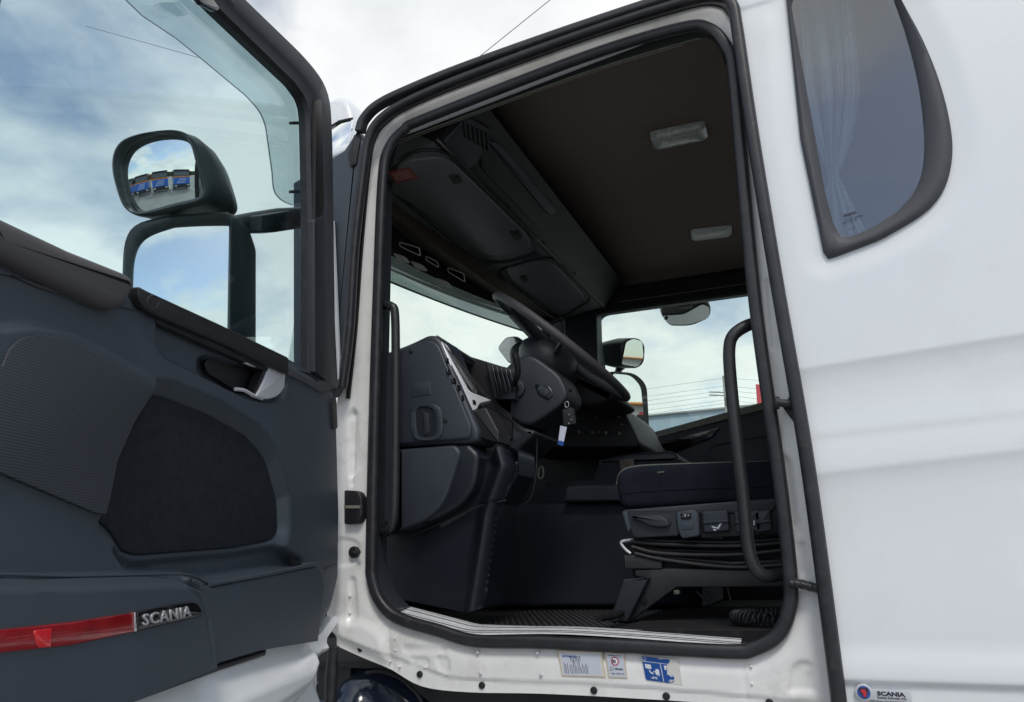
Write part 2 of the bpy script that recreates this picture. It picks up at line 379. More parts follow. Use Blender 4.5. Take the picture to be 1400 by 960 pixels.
def tube(name, P, r, m, parent=None, n=12, closed=False, ry=None, up=(0, -1, 0), fixed=False, sc=None, label=None, prof=None):
    L = sweep(P, prof or circ(r, n, ry), closed, up, fixed, sc)
    if closed: L.append(L[0])
    return loft(name, L, m, parent, (not closed, not closed), label=label, smooth=50)
def box(name, lo, hi, m, parent=None, bev=0.004, label=None):
    x0, y0, z0 = lo; x1, y1, z1 = hi; bev = min(bev, (x1-x0)*.45, (y1-y0)*.45, (z1-z0)*.45)
    pl = Pl((0, y0, 0), (0, -1, 0)); P = np.array([(x0, z0), (x1, z0), (x1, z1), (x0, z1)])
    if bev:
        P = np.array(rc([(a, b, bev) for a, b in P.tolist()], 4))
    return slab_ab(name, pl, P, 0, y1-y0, bev*0.8, m, parent, label, prof=2)
def hexa(name, pts, m, parent=None, label=None):
    """8 corners: 4 front, 4 back"""
    return link(name, pts, [(0, 1, 2, 3), (7, 6, 5, 4), (0, 4, 5, 1), (1, 5, 6, 2), (2, 6, 7, 3), (3, 7, 4, 0)], m, parent, 30, label)
def disc(name, c, n, r, d, m, parent=None, bev=0.0, k=20, label=None, hole=None):
    pl = Pl(c, n); P = np.array(circ(r, k)); return slab_ab(name, pl, P, d/2, d, bev, m, parent, label)
def text(name, s, pl, x, y, h, size, m, parent, off=0.0, bold=0.0, sxy=(1, 1), rot=0.0, shear=0.0, ext=0.0003, spacing=1.0):
    """flat lettering laid on a plane, lower-left corner at photo point (x, y)"""
    cu = bpy.data.curves.new(name, 'FONT'); cu.body = s; cu.size = size; cu.extrude = ext; cu.offset = bold; cu.shear = shear; cu.resolution_u = 2
    cu.space_character = spacing
    t = bpy.data.objects.new(name, cu); C.objects.link(t)
    me = bpy.data.meshes.new_from_object(t.evaluated_get(bpy.context.evaluated_depsgraph_get())); bpy.data.objects.remove(t)
    co = np.zeros(len(me.vertices)*3); me.vertices.foreach_get('co', co); co = co.reshape(-1, 3)
    ab0 = pl.ab([(x, y)], h)[0]; c_, s_ = math.cos(rot), math.sin(rot)
    X = co[:, 0]*sxy[0]; Z = co[:, 1]*sxy[1]
    W = pl.W(np.stack((ab0[0]+X*c_-Z*s_, ab0[1]+X*s_+Z*c_), 1), h+ext+co[:, 2])
    ctr = (W.min(0)+W.max(0))/2; me.vertices.foreach_set('co', (W-ctr).ravel()); me.materials.clear(); me.materials.append(M[m]); me.update()
    o = bpy.data.objects.new(name, me); C.objects.link(o); place(o, ctr, parent); return o
def bumpf(Q, poly, hgt, soft): return hgt*sstep(sdf(Q, poly)/soft+0.5)

# ================================================================== setting
gnd = link('ground', [(-600, -600, 0), (600, -600, 0), (600, 600, 0), (-600, 600, 0)], [(0, 1, 2, 3)], 'asphalt', None, None); tag(gnd, kind='structure')
# ================================================================== the truck
TR = empty('truck', (-0.5, 1.1, 0), 'white truck cab seen close up with its left door standing open', 'truck')
FLY = 0.05
FL = PY(FLY); P0 = PY(0.0)
OUT = [(1150, 1010), (1147, 960), (1105, 640), (1061, 380), (1030, 190), (1008, 40), (1001, 8), (985, -3), (940, 2), (800, 46), (640, 105), (560, 139), (522, 163), (505, 190), (497, 235), (485, 340), (478, 450), (468, 530)]
INN = [(1044, 500), (1064, 640), (1080, 780), (1079, 832), (1063, 868), (1030, 887), (1000, 891), (870, 884), (740, 878), (650, 876), (600, 862), (545, 845), (520, 822), (509, 790), (508, 760), (511, 600), (517, 400), (523, 250), (531, 205), (553, 178), (585, 161), (800, 78), (930, 39), (970, 40), (994, 66), (1003, 100), (1018, 267), (1031, 400)]
# --- white door frame (A pillar, header, B pillar flange and sill in one pressing)
low = [(462, 883), (500, 900), (536, 915), (578, 938), (641, 946), (740, 948), (860, 954), (1000, 964), (1150, 985)]
fout = cr(OUT, 4)[:-1] + [(462, 560), (452, 700), (450, 850), (462, 872)] + cr(low, 4)
inn_s = cr(INN, 5, True)
fo = FL.ab(fout); fi = FL.ab(inn_s)
crease = FL.ab([(440, 855), (470, 872), (536, 896), (615, 925), (700, 931), (800, 934), (870, 938), (1000, 949), (1160, 964), (1160, 1100), (440, 1100)])
vs1 = FL.ab([(534, 850), (530, 850), (536, 915), (541, 918)]); vs2 = FL.ab([(1013, 900), (1017, 900), (1024, 960), (1020, 960)])
emb = [FL.ab(rc(p, 5)) for p in ([(552, 882, 6), (612, 883, 6), (612, 892, 5), (556, 893, 6)], [(562, 897, 6), (588, 899, 6), (590, 912, 6), (564, 907, 6)], [(597, 897, 6), (616, 898, 6), (617, 920, 6), (604, 917, 6)])]
rec = [FL.ab(rc(p, 5)) for p in ([(1046, 380, 8), (1058, 392, 8), (1068, 470, 9), (1056, 482, 8)], [(1066, 620, 8), (1082, 630, 8), (1092, 720, 8), (1080, 722, 8)], [(1090, 742, 5), (1101, 742, 5), (1108, 785, 5), (1098, 790, 5)],
      [(1084, 905, 14), (1112, 903, 16), (1117, 945, 4), (1078, 945, 4)], [(478, 565, 8), (492, 562, 6), (494, 640, 6), (480, 655, 6)], [(480, 790, 8), (488, 790, 6), (492, 850, 8), (480, 855, 8)], [(483, 560, 3), (488, 560, 3), (486, 665, 3), (481, 665, 3)])]
hook = FL.ab(rc([(462, 735, 8), (490, 738, 12), (496, 752, 12), (492, 770, 12), (462, 775, 8)], 5))
bulge = FL.ab(rc([(455, 846, 10), (500, 848, 20), (527, 868, 10), (532, 905, 10), (470, 874, 8)], 5))
def hflange(Q):
    h = np.zeros(len(Q)); di = -sdf(Q, fi)
    h += 0.010*sstep(di/0.05)                       # dished towards the seal
    h -= 0.005*sstep(sdf(Q, crease)/0.004+0.5)      # folded lower lip
    for v in (vs1, vs2): h -= bumpf(Q, v, 0.002, 0.004)
    for e in emb: h -= bumpf(Q, e, 0.004, 0.008)
    for e in rec: h -= bumpf(Q, e, 0.007, 0.012)
    h -= bumpf(Q, hook, 0.005, 0.012); h += bumpf(Q, bulge, 0.010, 0.03)
    return h
frame = relief('door_frame', FL, fo, [fi], 0.005, hflange, 'flange', TR, rim=0.005)
# --- seals
T3 = lambda pts, pl, h=0.0: [pl.P(x, y, h) for x, y in pts]
bp = [(0.016, 0.010), (0.008, 0.017), (-0.004, 0.017), (-0.012, 0.012), (-0.012, -0.012), (-0.004, -0.017), (0.008, -0.017), (0.016, -0.010)]
bp = rc([(a, b, 0.006) for a, b in bp], 3)
seal = tube('door_opening_seal', T3(cr(INN, 8, True), FL, 0.012), 1, 'rubber', frame, closed=True, prof=[(a*0.9, b*0.88) for a, b in bp], fixed=True)
outs = cr(OUT, 8); sc = []
for x, y in outs: sc.append(1.12 if x > 1000 and y > 0 else 1.0)
tube('outer_weather_seal', T3(outs, P0, 0.004), 1, 'rubber', frame, prof=[(a, b*0.78) for a, b in bp], fixed=True, sc=sc)
lip = cr([(1000, -14), (940, -10), (800, 34), (640, 90), (560, 122), (517, 143), (497, 163), (491, 180)], 8)
tube('rain_gutter_lip', T3(lip, P0, 0.014), 1, 'rubber', frame, prof=rc([(0.012, 0.010, .004), (0.012, -0.010, .004), (-0.014, -0.016, .004), (-0.014, 0.014, .004)], 3), fixed=True)
chan = cr([(1001, 24), (985, 7), (940, 10), (800, 53), (640, 112), (560, 146), (530, 166), (513, 188), (504, 230), (494, 340), (486, 450), (476, 545)], 8)
tube('seal_channel', T3(chan, FL, 0.012), 1, 'black', frame, prof=rc([(0.004, 0.006, .002), (0.004, -0.006, .002), (-0.014, -0.006, .002), (-0.014, 0.006, .002)], 3), fixed=True)
# small bolts, rivets and rubber plugs on the sill
def bolt(x, y, r, m='black', pl=FL, h=0.006, n='sill_bolt'):
    o = disc(n, pl.P(x, y, h), pl.N, r, 0.008, m, frame, bev=0.002, k=16); return o
b0 = bolt(493, 887, 0.008)
for x, y in ((574, 922), (659, 937), (812, 944), (911, 952), (1052, 961)): dup(b0, FL.P(x, y, .006)-FL.P(493, 887, .006))
r0 = bolt(653, 892, 0.004, 'silver', h=0.012, n='sill_rivet')
for x, y in ((735, 893), (657, 921), (740, 923)): dup(r0, FL.P(x, y, .012)-FL.P(653, 892, .012))
r1 = bolt(540, 873, 0.0028, 'flange', h=0.010, n='spot_weld')
for x, y in ((541, 889), (546, 911), (472, 864), (478, 864), (484, 864), (1027, 911), (1028, 935), (478, 815), (478, 838), (533, 904)): dup(r1, FL.P(x, y, .010)-FL.P(540, 873, .010))
disc('rubber_stop', FL.P(484, 755, 0.012), FL.N, 0.015, 0.012, 'black', frame, bev=0.003)
tube('stop_stud', [FL.P(484, 755, .014), FL.P(491, 755, .03)], 0.005, 'black', frame)
slab('door_hinge_cover', FL, [(470, 670, 3), (489, 671, 4), (494, 680, 4), (494, 705, 4), (489, 716, 4), (470, 717, 3)], 0.03, 0.03, 0.004, 'black', frame)
slab('hinge_cover_slot', FL, [(470, 691), (492, 691), (492, 695), (470, 695)], 0.032, 0.004, 0, 'pale_grey', frame)
# striker and check strap on the B pillar
pb = FL
lat = tube('door_striker', [FL.P(1062, 551, .045), FL.P(1088, 552, .045)], 0.0085, 'metalk', frame)
disc('striker_head', FL.P(1063, 551, .045), (FL.P(1062, 551, .045)-FL.P(1088, 552, .045)), 0.014, 0.008, 'metalk', lat, bev=0.002)
slab('striker_bracket', FL, [(1070, 556), (1080, 540), (1090, 520, 4), (1093, 590, 4), (1084, 575, 3)], 0.03, 0.02, 0.003, 'black', lat)
st = cr([(1080, 797), (1092, 798), (1108, 802), (1124, 806)], 8)
tube('check_strap', T3(st, FL, 0.03), 0.016, 'rubber', frame, ry=0.010, sc=[0.95+0.06*math.sin(i*1.3) for i in range(len(st))], fixed=True)
# --- outer side skin behind the door
sk = [(1010, 12, 6), (1004, -160), (1440, -160), (1440, 1010), (1160, 1010), (1155, 960), (1113, 640), (1069, 380), (1038, 190), (1016, 40)]
WG = [(1060, -60, 20), (1215, -60, 40), (1250, 60, 60), (1302, 210, 80), (1275, 320, 90), (1130, 356, 14), (1090, 180)]
wgo = [(1068, -70, 16)] + cr([(1195, -75), (1232, 0), (1260, 52), (1283, 108), (1298, 165), (1302, 212), (1292, 256), (1264, 291), (1205, 327)], 5) + [(1128, 356, 10), (1094, 190)]
wgi = [(1078, -14, 22)] + cr([(1205, -60), (1228, 5), (1244, 55), (1257, 110), (1264, 165), (1264, 215), (1252, 258), (1225, 290)], 5) + [(1190, 312, 20), (1146, 328, 20), (1128, 262)]
_l = rc(sk); _l = [q for q in _l if q[0] < 1200]; _b = [q for q in _l if q[1] > -100]; sko = np.vstack((P0.ab([q for q in _b if q[1] < 500 and False] + [(1010, 12)]), [(-0.075, 3.40), (1.03, 3.40), (1.03, 0.97), (0.02, 0.97)], P0.ab([(1160, 1010), (1155, 960), (1113, 640), (1069, 380), (1038, 190), (1016, 40)]))); wo = P0.ab(rc(wgo)); wi = P0.ab(rc(wgi))
wh = inset(dedupe(wo if area(wo) > 0 else wo[::-1]), 0.006)
def ln(p, q):
    a, b = P0.ab([p, q]); e = b-a; n = np.array([-e[1], e[0]])/np.hypot(*e)
    return lambda Q: (Q-a)@n
c1 = ln((1095, 505), (1400, 456)); c2 = ln((1118, 648), (1400, 615)); c3 = ln((1108, 598), (1400, 566)); c0 = ln((1160, 932), (1400, 940)); c4 = ln((1000, 14), (1056, -3)); c5 = ln((1070, 372), (1125, 357)); c6 = ln((1366, 0), (1400, 66))
def hskin(Q):
    h = np.zeros(len(Q))
    def step(d, down, up, dep): # d>0 above the crease
        below = np.clip(-d, 0, None); return -dep*sstep(below/down)*(1-sstep((below-down)/up))
    def fold(d, dep, tau, flat, back): # pressed fold: steepest right under the line, easing out below it
        b = np.clip(-d, 0, None); return -dep*(1-np.exp(-b/tau))*(1-sstep((b-flat)/back))
    h += fold(c1(Q), 0.0085, 0.024, 0.07, 0.15)
    h += -0.0022*sstep(-c3(Q)/0.03+0.5)*(1-sstep((-c2(Q))/0.25))
    h += fold(c2(Q), 0.0075, 0.023, 0.10, 0.25)
    h += 0.007*sstep((0.012+c0(Q))/0.02)*(1-sstep((c0(Q)-0.01)/0.07)) - 0.004*sstep(-c0(Q)/0.006+0.5)
    h += step(c4(Q), 0.010, 0.06, 0.003)*(1-sstep((Q[:, 0]-0.0)/0.05))
    dw = -sdf(Q, wo); h -= 0.005*(1-sstep(dw/0.06))
    r = Q[:, 0]-0.66-0.10*(Q[:, 1]-2.2); h -= 0.5*np.clip(r, 0, None)**1.6
    return h
skin = relief('side_panel', P0, sko, [wh], 0.0045, hskin, 'paint', TR, rim=0.06)
box('front_panel', (-1.82, 0.12, 0.9), (-1.765, 2.08, 2.0), 'paint', TR, bev=0.02)
# window: rubber surround, glass, curtain behind it
n = 64
def resamp(P, n):
    P = np.asarray(P); Q = np.vstack((P, P[:1])); d = np.r_[0, np.cumsum(np.hypot(*np.diff(Q, axis=0).T))]
    t = np.linspace(0, d[-1], n, endpoint=False); return np.stack((np.interp(t, d, Q[:, 0]), np.interp(t, d, Q[:, 1])), 1)
def ringloft(name, pl, Po, Pi, ho, hi, hm, m, parent, n=96):
    """rubber frame between an outer and an inner outline, domed in between"""
    A = resamp(Po, 400); B = []
    cA = A.mean(0)
    Ar = resamp(Po, n); Bs = resamp(Pi, 800); L = []
    Bm = []
    for p in Ar:
        v = (p-cA); k = np.argmin(np.abs(np.arctan2((Bs-cA)[:, 1], (Bs-cA)[:, 0])-math.atan2(v[1], v[0]))); Bm.append(Bs[k])
    Bm = np.array(Bm)
    for t, h in ((0, ho-0.02), (0, ho), (0.08, ho+hm*0.6), (0.3, ho+hm), (0.7, (ho+hi)/2+hm), (0.94, hi+hm*.5), (1, hi), (1, hi-0.02)):
        L.append(pl.W(Ar*(1-t)+Bm*t, h))
    return loft(name, L, m, parent, (False, False))
ringloft('sleeper_window_rubber', P0, wo, wi, 0.002, -0.006, 0.007, 'rubber2', skin)
slab_ab('sleeper_window_glass', P0, inset(dedupe(wi if area(wi) > 0 else wi[::-1]), -0.006), -0.014, 0.005, 0, 'glass3', skin)
def curtain():
    V = []; Fc = []; nu, nv = 60, 24
    top = [(1090, -30), (1162, -30)]; mid = [(1102, 120), (1176, 120)]; kn = [(1133, 245), (1146, 240)]; bot = [(1118, 360), (1200, 350)]
    Ls = [np.array(top), np.array(mid), np.array([(1115, 190), (1166, 185)]), np.array([(1128, 228), (1152, 226)]), np.array(kn), np.array([(1128, 270), (1160, 270)]), np.array(bot)]
    ts = np.linspace(0, len(Ls)-1, nv); pl = PY(0.10)
    for t in ts:
        i = min(int(t), len(Ls)-2); f = t-i; a = Ls[i]*(1-f)+Ls[i+1]*f; wdt = a[1, 0]-a[0, 0]
        for u in np.linspace(0, 1, nu):
            x = a[0, 0]*(1-u)+a[1, 0]*u; y = a[0, 1]*(1-u)+a[1, 1]*u
            uu = u+0.045*math.sin(7*u+1.3*t)+0.02*math.sin(17*u+t); V.append(pl.P(x, y, (0.012*math.sin(uu*23+0.5*math.sin(t))+0.007*math.sin(uu*47+t)+0.003*math.sin(uu*90))*min(1, wdt/50)))
    for j in range(nv-1):
        for i in range(nu-1): Fc.append((j*nu+i, j*nu+i+1, (j+1)*nu+i+1, (j+1)*nu+i))
    o = link('curtain', V, Fc, 'curtain', None, 60); md = o.modifiers.new('thickness', 'SOLIDIFY'); md.thickness = 0.002
    tag(o, 'white gathered curtain tied back behind the small sleeper window', 'curtain')
curtain()
# frit print on the sleeper glass
wp = P0
for (x, y, s, t, b) in ((1154, 296, 'SCANIA', 0.0075, .0004), (1156, 301.5, 'SECURIT TEMPERED', 0.0042, 0), (1153, 306, '43R 00  E2  AS3', 0.0045, 0), (1160, 314, 'M 1  AP', 0.0042, 0)):
    text('glass_print', s, P0, x, y, -0.012, t, 'ink', skin, rot=0.12, bold=b)
# maker's plate
pp = [(1174, 937, 0)]
cpl = P0.P(1181, 946.5, 0.004)
plate = slab('makers_plate', P0, [(1184, 943), (1244, 944, 1), (1247, 961, 1), (1184, 958)], 0.0055, 0.004, 0.0005, 'silver', skin)
pls = Pl(cpl, (0, -1, 0))
disc('emblem_disc', cpl, (0, -1, 0), 0.0155, 0.005, 'silver', plate, bev=0.001, k=32)
disc('emblem_field', cpl+np.array([0, -0.003, 0]), (0, -1, 0), 0.0115, 0.002, 'inkb', plate, k=24)
slab_ab('emblem_triangle', pls, np.array(rc([(-.010, .008, .004), (.010, .008, .004), (0.001, -.011, .004)], 5)), 0.0052, 0.001, 0, 'ink', plate)
slab_ab('emblem_head', pls, np.array(cr([(-.004, .005), (.001, .0065), (.004, .002), (.004, -.003), (.0015, -.0075), (-.0015, -.006), (-.002, -.001), (-.0055, .0015)], 4, True)), 0.0062, 0.001, 0, 'signred', plate)
text('plate_lettering', 'SCANIA', P0, 1199.5, 950.6, 0.0055, 0.0098, 'ink', plate, bold=0.0005, sxy=(1.35, 1), rot=-0.02)
text('plate_lettering', 'Scania Schweiz AG', P0, 1199.5, 955.0, 0.0055, 0.0062, 'ink', plate, rot=-0.02, bold=0.0001, sxy=(1.05, 1))
text('plate_lettering', '8302 Kloten, Tel. 044 800 13 00', P0, 1190, 959.2, 0.0055, 0.0046, 'ink', plate, rot=-0.02)
# --- shell of the cab: everything that closes the interior
box('floor_pan', (-1.75, 0.09, 1.30), (1.05, 2.2, 1.375), 'black', TR)
box('rear_wall', (0.97, 0.10, 1.0), (1.02, 2.2, 3.37), 'paint', TR)
def roofshell():
    V = []; Fc = []; xs = [-1.45, -1.3, -1.0, -0.5, -0.02]
    pr = [(0.062, 0.0), (0.075, 0.1), (0.12, 0.25), (0.2, 0.52), (0.35, 0.85), (0.6, 1.0), (1.1, 1.05), (1.7, 1.0), (1.95, .8), (2.12, 0.4), (2.17, 0.12), (2.18, 0)]
    for x in xs:
        z0 = np.interp(x, [-1.45, -1.05, -0.07, 0.1], [2.80, 2.84, 2.955, 2.96])
        for y, z in pr:
            xx = x; zq = max(z0, 2.97) if y > 1.9 else z0; V.append((xx, y, zq+z*(3.13-(0.1 if x < -1.4 else 0)-zq)))
    k = len(pr)
    for i in range(len(xs)-1):
        for j in range(k-1): Fc.append((i*k+j, i*k+j+1, (i+1)*k+j+1, (i+1)*k+j))
    o = link('roof', V, Fc, 'paint', TR, 60); md = o.modifiers.new('thickness', 'SOLIDIFY'); md.thickness = 0.02; md.offset = -1; return o
roofshell()
box('sleeper_roof', (-0.07, 0.012, 3.37), (1.02, 2.18, 3.42), 'paint', TR, bev=0.02)
box('roof_step', (-0.065, 0.06, 3.06), (-0.03, 2.14, 3.37), 'paint', TR)
# headliner, sagging down at the far side
hl = []
for x in (-0.93, -0.5, 0.0, 0.5, 0.96):
    hl.append([(x, 0.09, 2.93), (x, 0.16, 3.01), (x, 0.6, 3.02), (x, 1.1, 3.025), (x, 1.7, 3.01), (x, 1.95, 2.985), (x, 2.06, 2.93), (x, 2.10, 2.88)])
head = loft('headliner', [np.array(l) for l in hl], 'liner', TR, (False, False), closed=False, smooth=60)
md = head.modifiers.new('thickness', 'SOLIDIFY'); md.thickness = 0.012
ZC = Pl((0, 0, 3.02), (0, 0, -1))
pnl = [(690, 190, 30), (1025, 120, 20), (1030, 240, 20), (845, 305, 60)]
tube('headliner_seam', [ZC.P(x, y, 0.0) for x, y in rc([(815, 330, 10), (1030, 286, 10), (1030, 180, 10), (790, 232, 20)], 8)], 0.005, 'liner', head, n=8, closed=True)
def dome(x, y, x2, y2, m, wd, name='dome_lamp'):
    a = ZC.P(x, y, 0); b = ZC.P(x2, y2, 0); c = (a+b)/2; ux = (b-a)/2; L = np.linalg.norm(ux); ux /= L; uy = np.array([-ux[1], ux[0], 0])
    if uy[1] < 0: uy = -uy
    def ring(sx_, sy_, dz): return np.array([c+ux*px*sx_+uy*py*sy_+np.array([0, 0, dz]) for px, py in rc([(-L, -wd, .02), (L, -wd, .02), (L, wd, .02), (-L, wd, .02)], 5)])
    base = loft(name, [ring(1.06, 1.1, 0.005), ring(1.06, 1.1, -0.006), ring(1.0, 1.0, -0.012)], 'black', head)
    return loft('lamp_lens', [ring(1.0, 1.0, -0.008), ring(0.98, 0.97, -0.03), ring(0.86, 0.78, -0.040), ring(0.4, 0.3, -0.042)], m, base)
dome(890, 186, 966, 170, 'lens', 0.05); dome(944, 315, 1000, 308, 'lamp', 0.05)
# --- far side wall with its window opening
FW_ = PY(2.06)
fwo = [(755, 380), (1150, 250), (1180, 900), (650, 900)]
fwi = rc([(815, 429, 16), (1045, 397, 14), (1068, 545), (874, 601, 8), (826, 520)])
far = relief('far_door', FW_, FW_.ab(fwo), [FW_.ab(fwi)], 0.012, lambda Q: np.zeros(len(Q)), 'black', TR, rim=0.06)
slab('far_window_glass', PY(2.10), [(790, 400), (1090, 370), (1100, 580), (790, 640)], 0, 0.006, 0, 'glass2', far)
tube('window_channel', T3([(820, 520), (812, 480), (809, 440), (818, 428), (900, 416), (1040, 397)], PY(2.0)), 0.012, 'rubber', far)
hexa('far_sill_trim', [Y(868, 598, 2.0), Y(1080, 540, 2.0), Y(1080, 550, 1.98), Y(868, 606, 1.98), Y(868, 598, 2.06), Y(1080, 540, 2.06), Y(1080, 560, 2.06), Y(868, 616, 2.06)], 'pale_grey', far)
slab('far_trim_panel', PY(1.97), [(870, 606, 4), (1080, 552), (1080, 760), (870, 760)], 0, 0.06, 0.01, 'trimd', far)
slab('far_door_handle', PY(1.95), [(886, 604, 3), (900, 602, 3), (906, 622, 3), (893, 626, 3)], 0, 0.02, 0.004, 'silver', far)
slab('far_pull_recess', PY(1.955), [(902, 605, 3), (985, 583, 6), (975, 597, 6), (915, 622, 5)], 0, 0.01, 0.003, 'gloss', far)
slab('far_speaker_panel', PY(1.93), [(965, 610, 15), (1060, 592), (1075, 700), (960, 700, 20)], 0, 0.03, 0.012, 'trimd', far)
# far header rail between headliner and window, with its light edge line
hexa('far_header', [Y(800, 402, 1.98), Y(1150, 350, 1.98), Y(1150, 382, 1.98), Y(800, 428, 1.98), Y(800, 380, 2.10), Y(1150, 330, 2.10), Y(1150, 384, 2.10), Y(800, 430, 2.10)], 'black', TR)
tube('header_edge', [Y(845, 413, 1.965), Y(1040, 385, 1.965)], 0.0022, 'pale_grey', bpy.data.objects['far_header'], n=6)
# far A pillar
slab('far_pillar', PY(1.98), [(772, 424), (815, 424), (818, 530), (768, 530)], 0, 0.10, 0.01, 'trimd', TR)
# --- overhead shelf across the cab
def yl(pn, pf, yn, yf): return Y(*pn, yn), Y(*pf, yf)
yn, yf = 0.13, 1.95
A0, A1 = yl((652, 128), (852, 387), yn, yf); B0, B1 = yl((598, 190), (826, 419), yn, yf)
C0, C1 = yl((505, 250), (765, 436), yn, yf); D0, D1 = yl((480, 285), (752, 446), yn, yf)
for a, b in ((A0, A1), (B0, B1), (C0, C1), (D0, D1)): pass
UN_ = None
def _pl3(p, q, r_):
    n = np.cross(q-p, r_-p); n /= np.linalg.norm(n); n = n if n@(CAM-p) > 0 else -n; return Pl(p, n)
UN_ = _pl3(B0, B1, C1); C0 = UN_.P(505, 250); D0 = UN_.P(490, 262); D1 = UN_.P(760, 441)
up_ = np.array([0, 0, 0.25]); fr_ = np.array([-0.28, 0, 0.02])
def xsec(a, b, c, d): return np.array(rc3([b, c, d, d+np.array([0, 0, .2]), a+np.array([-.1, 0, .1]), a]))
def rc3(L): return L
def section(t):
    l = lambda p, q: p*(1-t)+q*t
    a, b, c, d = l(A0, A1), l(B0, B1), l(C0, C1), l(D0, D1)
    pts = []
    ac = b+(a-b)*0.10; bc = b+(c-b)*0.06
    return np.array([a, a*0.4+b*0.6, ac, b*0.5+(ac+bc)*0.25, bc, c*0.5+b*0.5, c, d, np.array([d[0]-0.02, d[1], 3.0]), np.array([a[0]-0.05, a[1], 3.02])])
shelf = loft('overhead_shelf', [section(t)[3:] for t in np.linspace(0, 1, 9)], 'shelf', TR, smooth=35)
loft('shelf_console', [np.vstack((section(t)[:5]+np.array([.002, 0, -.001]), section(t)[4:5]+np.array([-.1, 0, .08]), section(t)[0:1]+np.array([-.1, 0, .05]))) for t in np.linspace(0, 1, 9)], 'black', shelf, smooth=35)
# plane of the shelf's underside and of its rear face
def plane3(p, q, r_, to=CAM):
    n = np.cross(q-p, r_-p); n /= np.linalg.norm(n)
    if n@(to-p) < 0: n = -n
    return Pl(p, n)
UN = plane3(B0, B1, C1); RF = plane3(A0, A1, (B0+B1)/2)
lid = slab('shelf_lid', UN, [(533, 262, 4), (545, 222, 20), (610, 214, 22), (722, 322, 10), (728, 340, 14), (680, 352, 26), (650, 345, 26), (570, 285, 12)], 0.012, 0.012, 0.007, 'shelf', shelf)
tube('lid_groove', [UN.P(x, y, 0.004) for x, y in rc([(525, 240, 10), (560, 206, 22), (608, 204, 22), (733, 325, 12), (735, 346, 16), (684, 362, 34), (648, 352, 26), (545, 268, 12)], 6)], 0.006, 'black', shelf, n=8, closed=True)
slab('shelf_lid', UN, [(690, 368, 8), (740, 357, 18), (758, 362, 10), (800, 405, 8), (790, 418, 8), (762, 428, 10), (700, 385, 10)], 0.012, 0.012, 0.006, 'shelf', shelf)
tube('lid_groove', [UN.P(x, y, 0.004) for x, y in rc([(680, 370, 10), (745, 350, 22), (764, 358, 10), (812, 408, 12), (765, 436, 14), (695, 390, 10)], 6)], 0.005, 'black', shelf, n=8, closed=True)
for x, y in ((621, 244), (703, 320)): slab('lid_catch', UN, [(x-7, y-2, 2), (x+6, y-4, 2), (x+12, y+6, 2), (x, y+9, 2)], 0.018, 0.012, 0.002, 'black', shelf)
for x, y in ((715, 381),): slab('lid_catch', UN, [(x-5, y-2, 2), (x+4, y-3, 2), (x+8, y+4, 2), (x, y+6, 2)], 0.018, 0.012, 0.002, 'black', shelf)
slab('speaker_grid', UN, [(706, 352, 3), (735, 346, 3), (744, 352, 3), (716, 359, 3)], 0.004, 0.006, 0.001, 'grille', shelf)
for x, y in ((594, 316), (642, 354), (670, 372), (712, 398), (668, 362)): disc('shelf_screw', UN.P(x, y, 0.002), UN.N, 0.006, 0.006, 'black', shelf, k=10)
lab = slab('warning_label', UN, [(531, 236), (559, 229, 1), (573, 244, 1), (541, 251)], 0.0135, 0.002, 0, 'redlab', lid)
for i in range(6):
    t = i/6; x0, y0 = 536+2*t, 237+12*t*0+11*t; 
    a = (533+7*t+3, 238.5+10.5*t); b = (559+10*t-1, 232+11*t+0.5)
    slab('label_print', UN, [a, (b[0], b[1]), (b[0], b[1]+.7), (a[0], a[1]+.7)], 0.0142, 0.0008, 0, 'labtxt', lid)
# rear face details: end vent housing with slats, open compartment with raised edge
vent = slab('vent_housing', RF, [(606, 196, 8), (640, 158, 6), (672, 176, 4), (655, 222, 4), (640, 234, 6)], 0.012, 0.02, 0.008, 'trimd', shelf)
for i in range(6): 
    x, y = 634+6.2*i, 168+2.6*i
    slab('vent_slat', RF, [(x, y), (x+2.6, y+1), (x+5.4, y+22+i), (x+2.4, y+21+i)], 0.017, 0.008, 0.001, 'black', vent)
slab('tray_edge', RF, [(664, 190, 3), (684, 196, 8), (762, 286, 4), (756, 296, 5), (748, 292, 5)], 0.010, 0.012, 0.004, 'dash', shelf)
slab('tray_opening', RF, [(655, 205, 4), (668, 198, 4), (750, 296, 4), (748, 318, 6), (735, 312, 4), (660, 232, 4)], 0.006, 0.006, 0.001, 'black', shelf)
tube('shelf_seam', [B0*(1-t)+B1*t+UN.N*0.002 for t in np.linspace(0, 1, 8)], 0.0035, 'pale_grey', shelf, n=6)
for t in (0.12, 0.3, 0.5, 0.72): disc('shelf_screw', B0*(1-t)+B1*t+RF.N*0.004+(A0-B0)*0.06, RF.N, 0.005, 0.005, 'black', shelf, k=10)
# header rail with its roller blind
E0, E1 = Y(500, 286, 0.13), Y(757, 444, 1.95); F0, F1 = Y(505, 273, 0.13), Y(752, 446, 1.95)
bl = loft('roller_blind', [np.array([a+np.array([-.06, 0, .05]), a, b, b+np.array([-.08, 0, 0.02])]) for a, b in ((C0*(1-t)+C1*t+np.array([0, 0, -.012]), F0*(1-t)+F1*t) for t in np.linspace(0, 1, 9))], 'brown', TR, smooth=30)
tube('blind_rail', [(D0*(1-t)+D1*t)*0.5+(C0*(1-t)+C1*t)*0.5+np.array([0.012, -0.004, -0.012]) for t in np.linspace(0, 1, 9)], 0.004, 'pale_grey', bl, n=6)
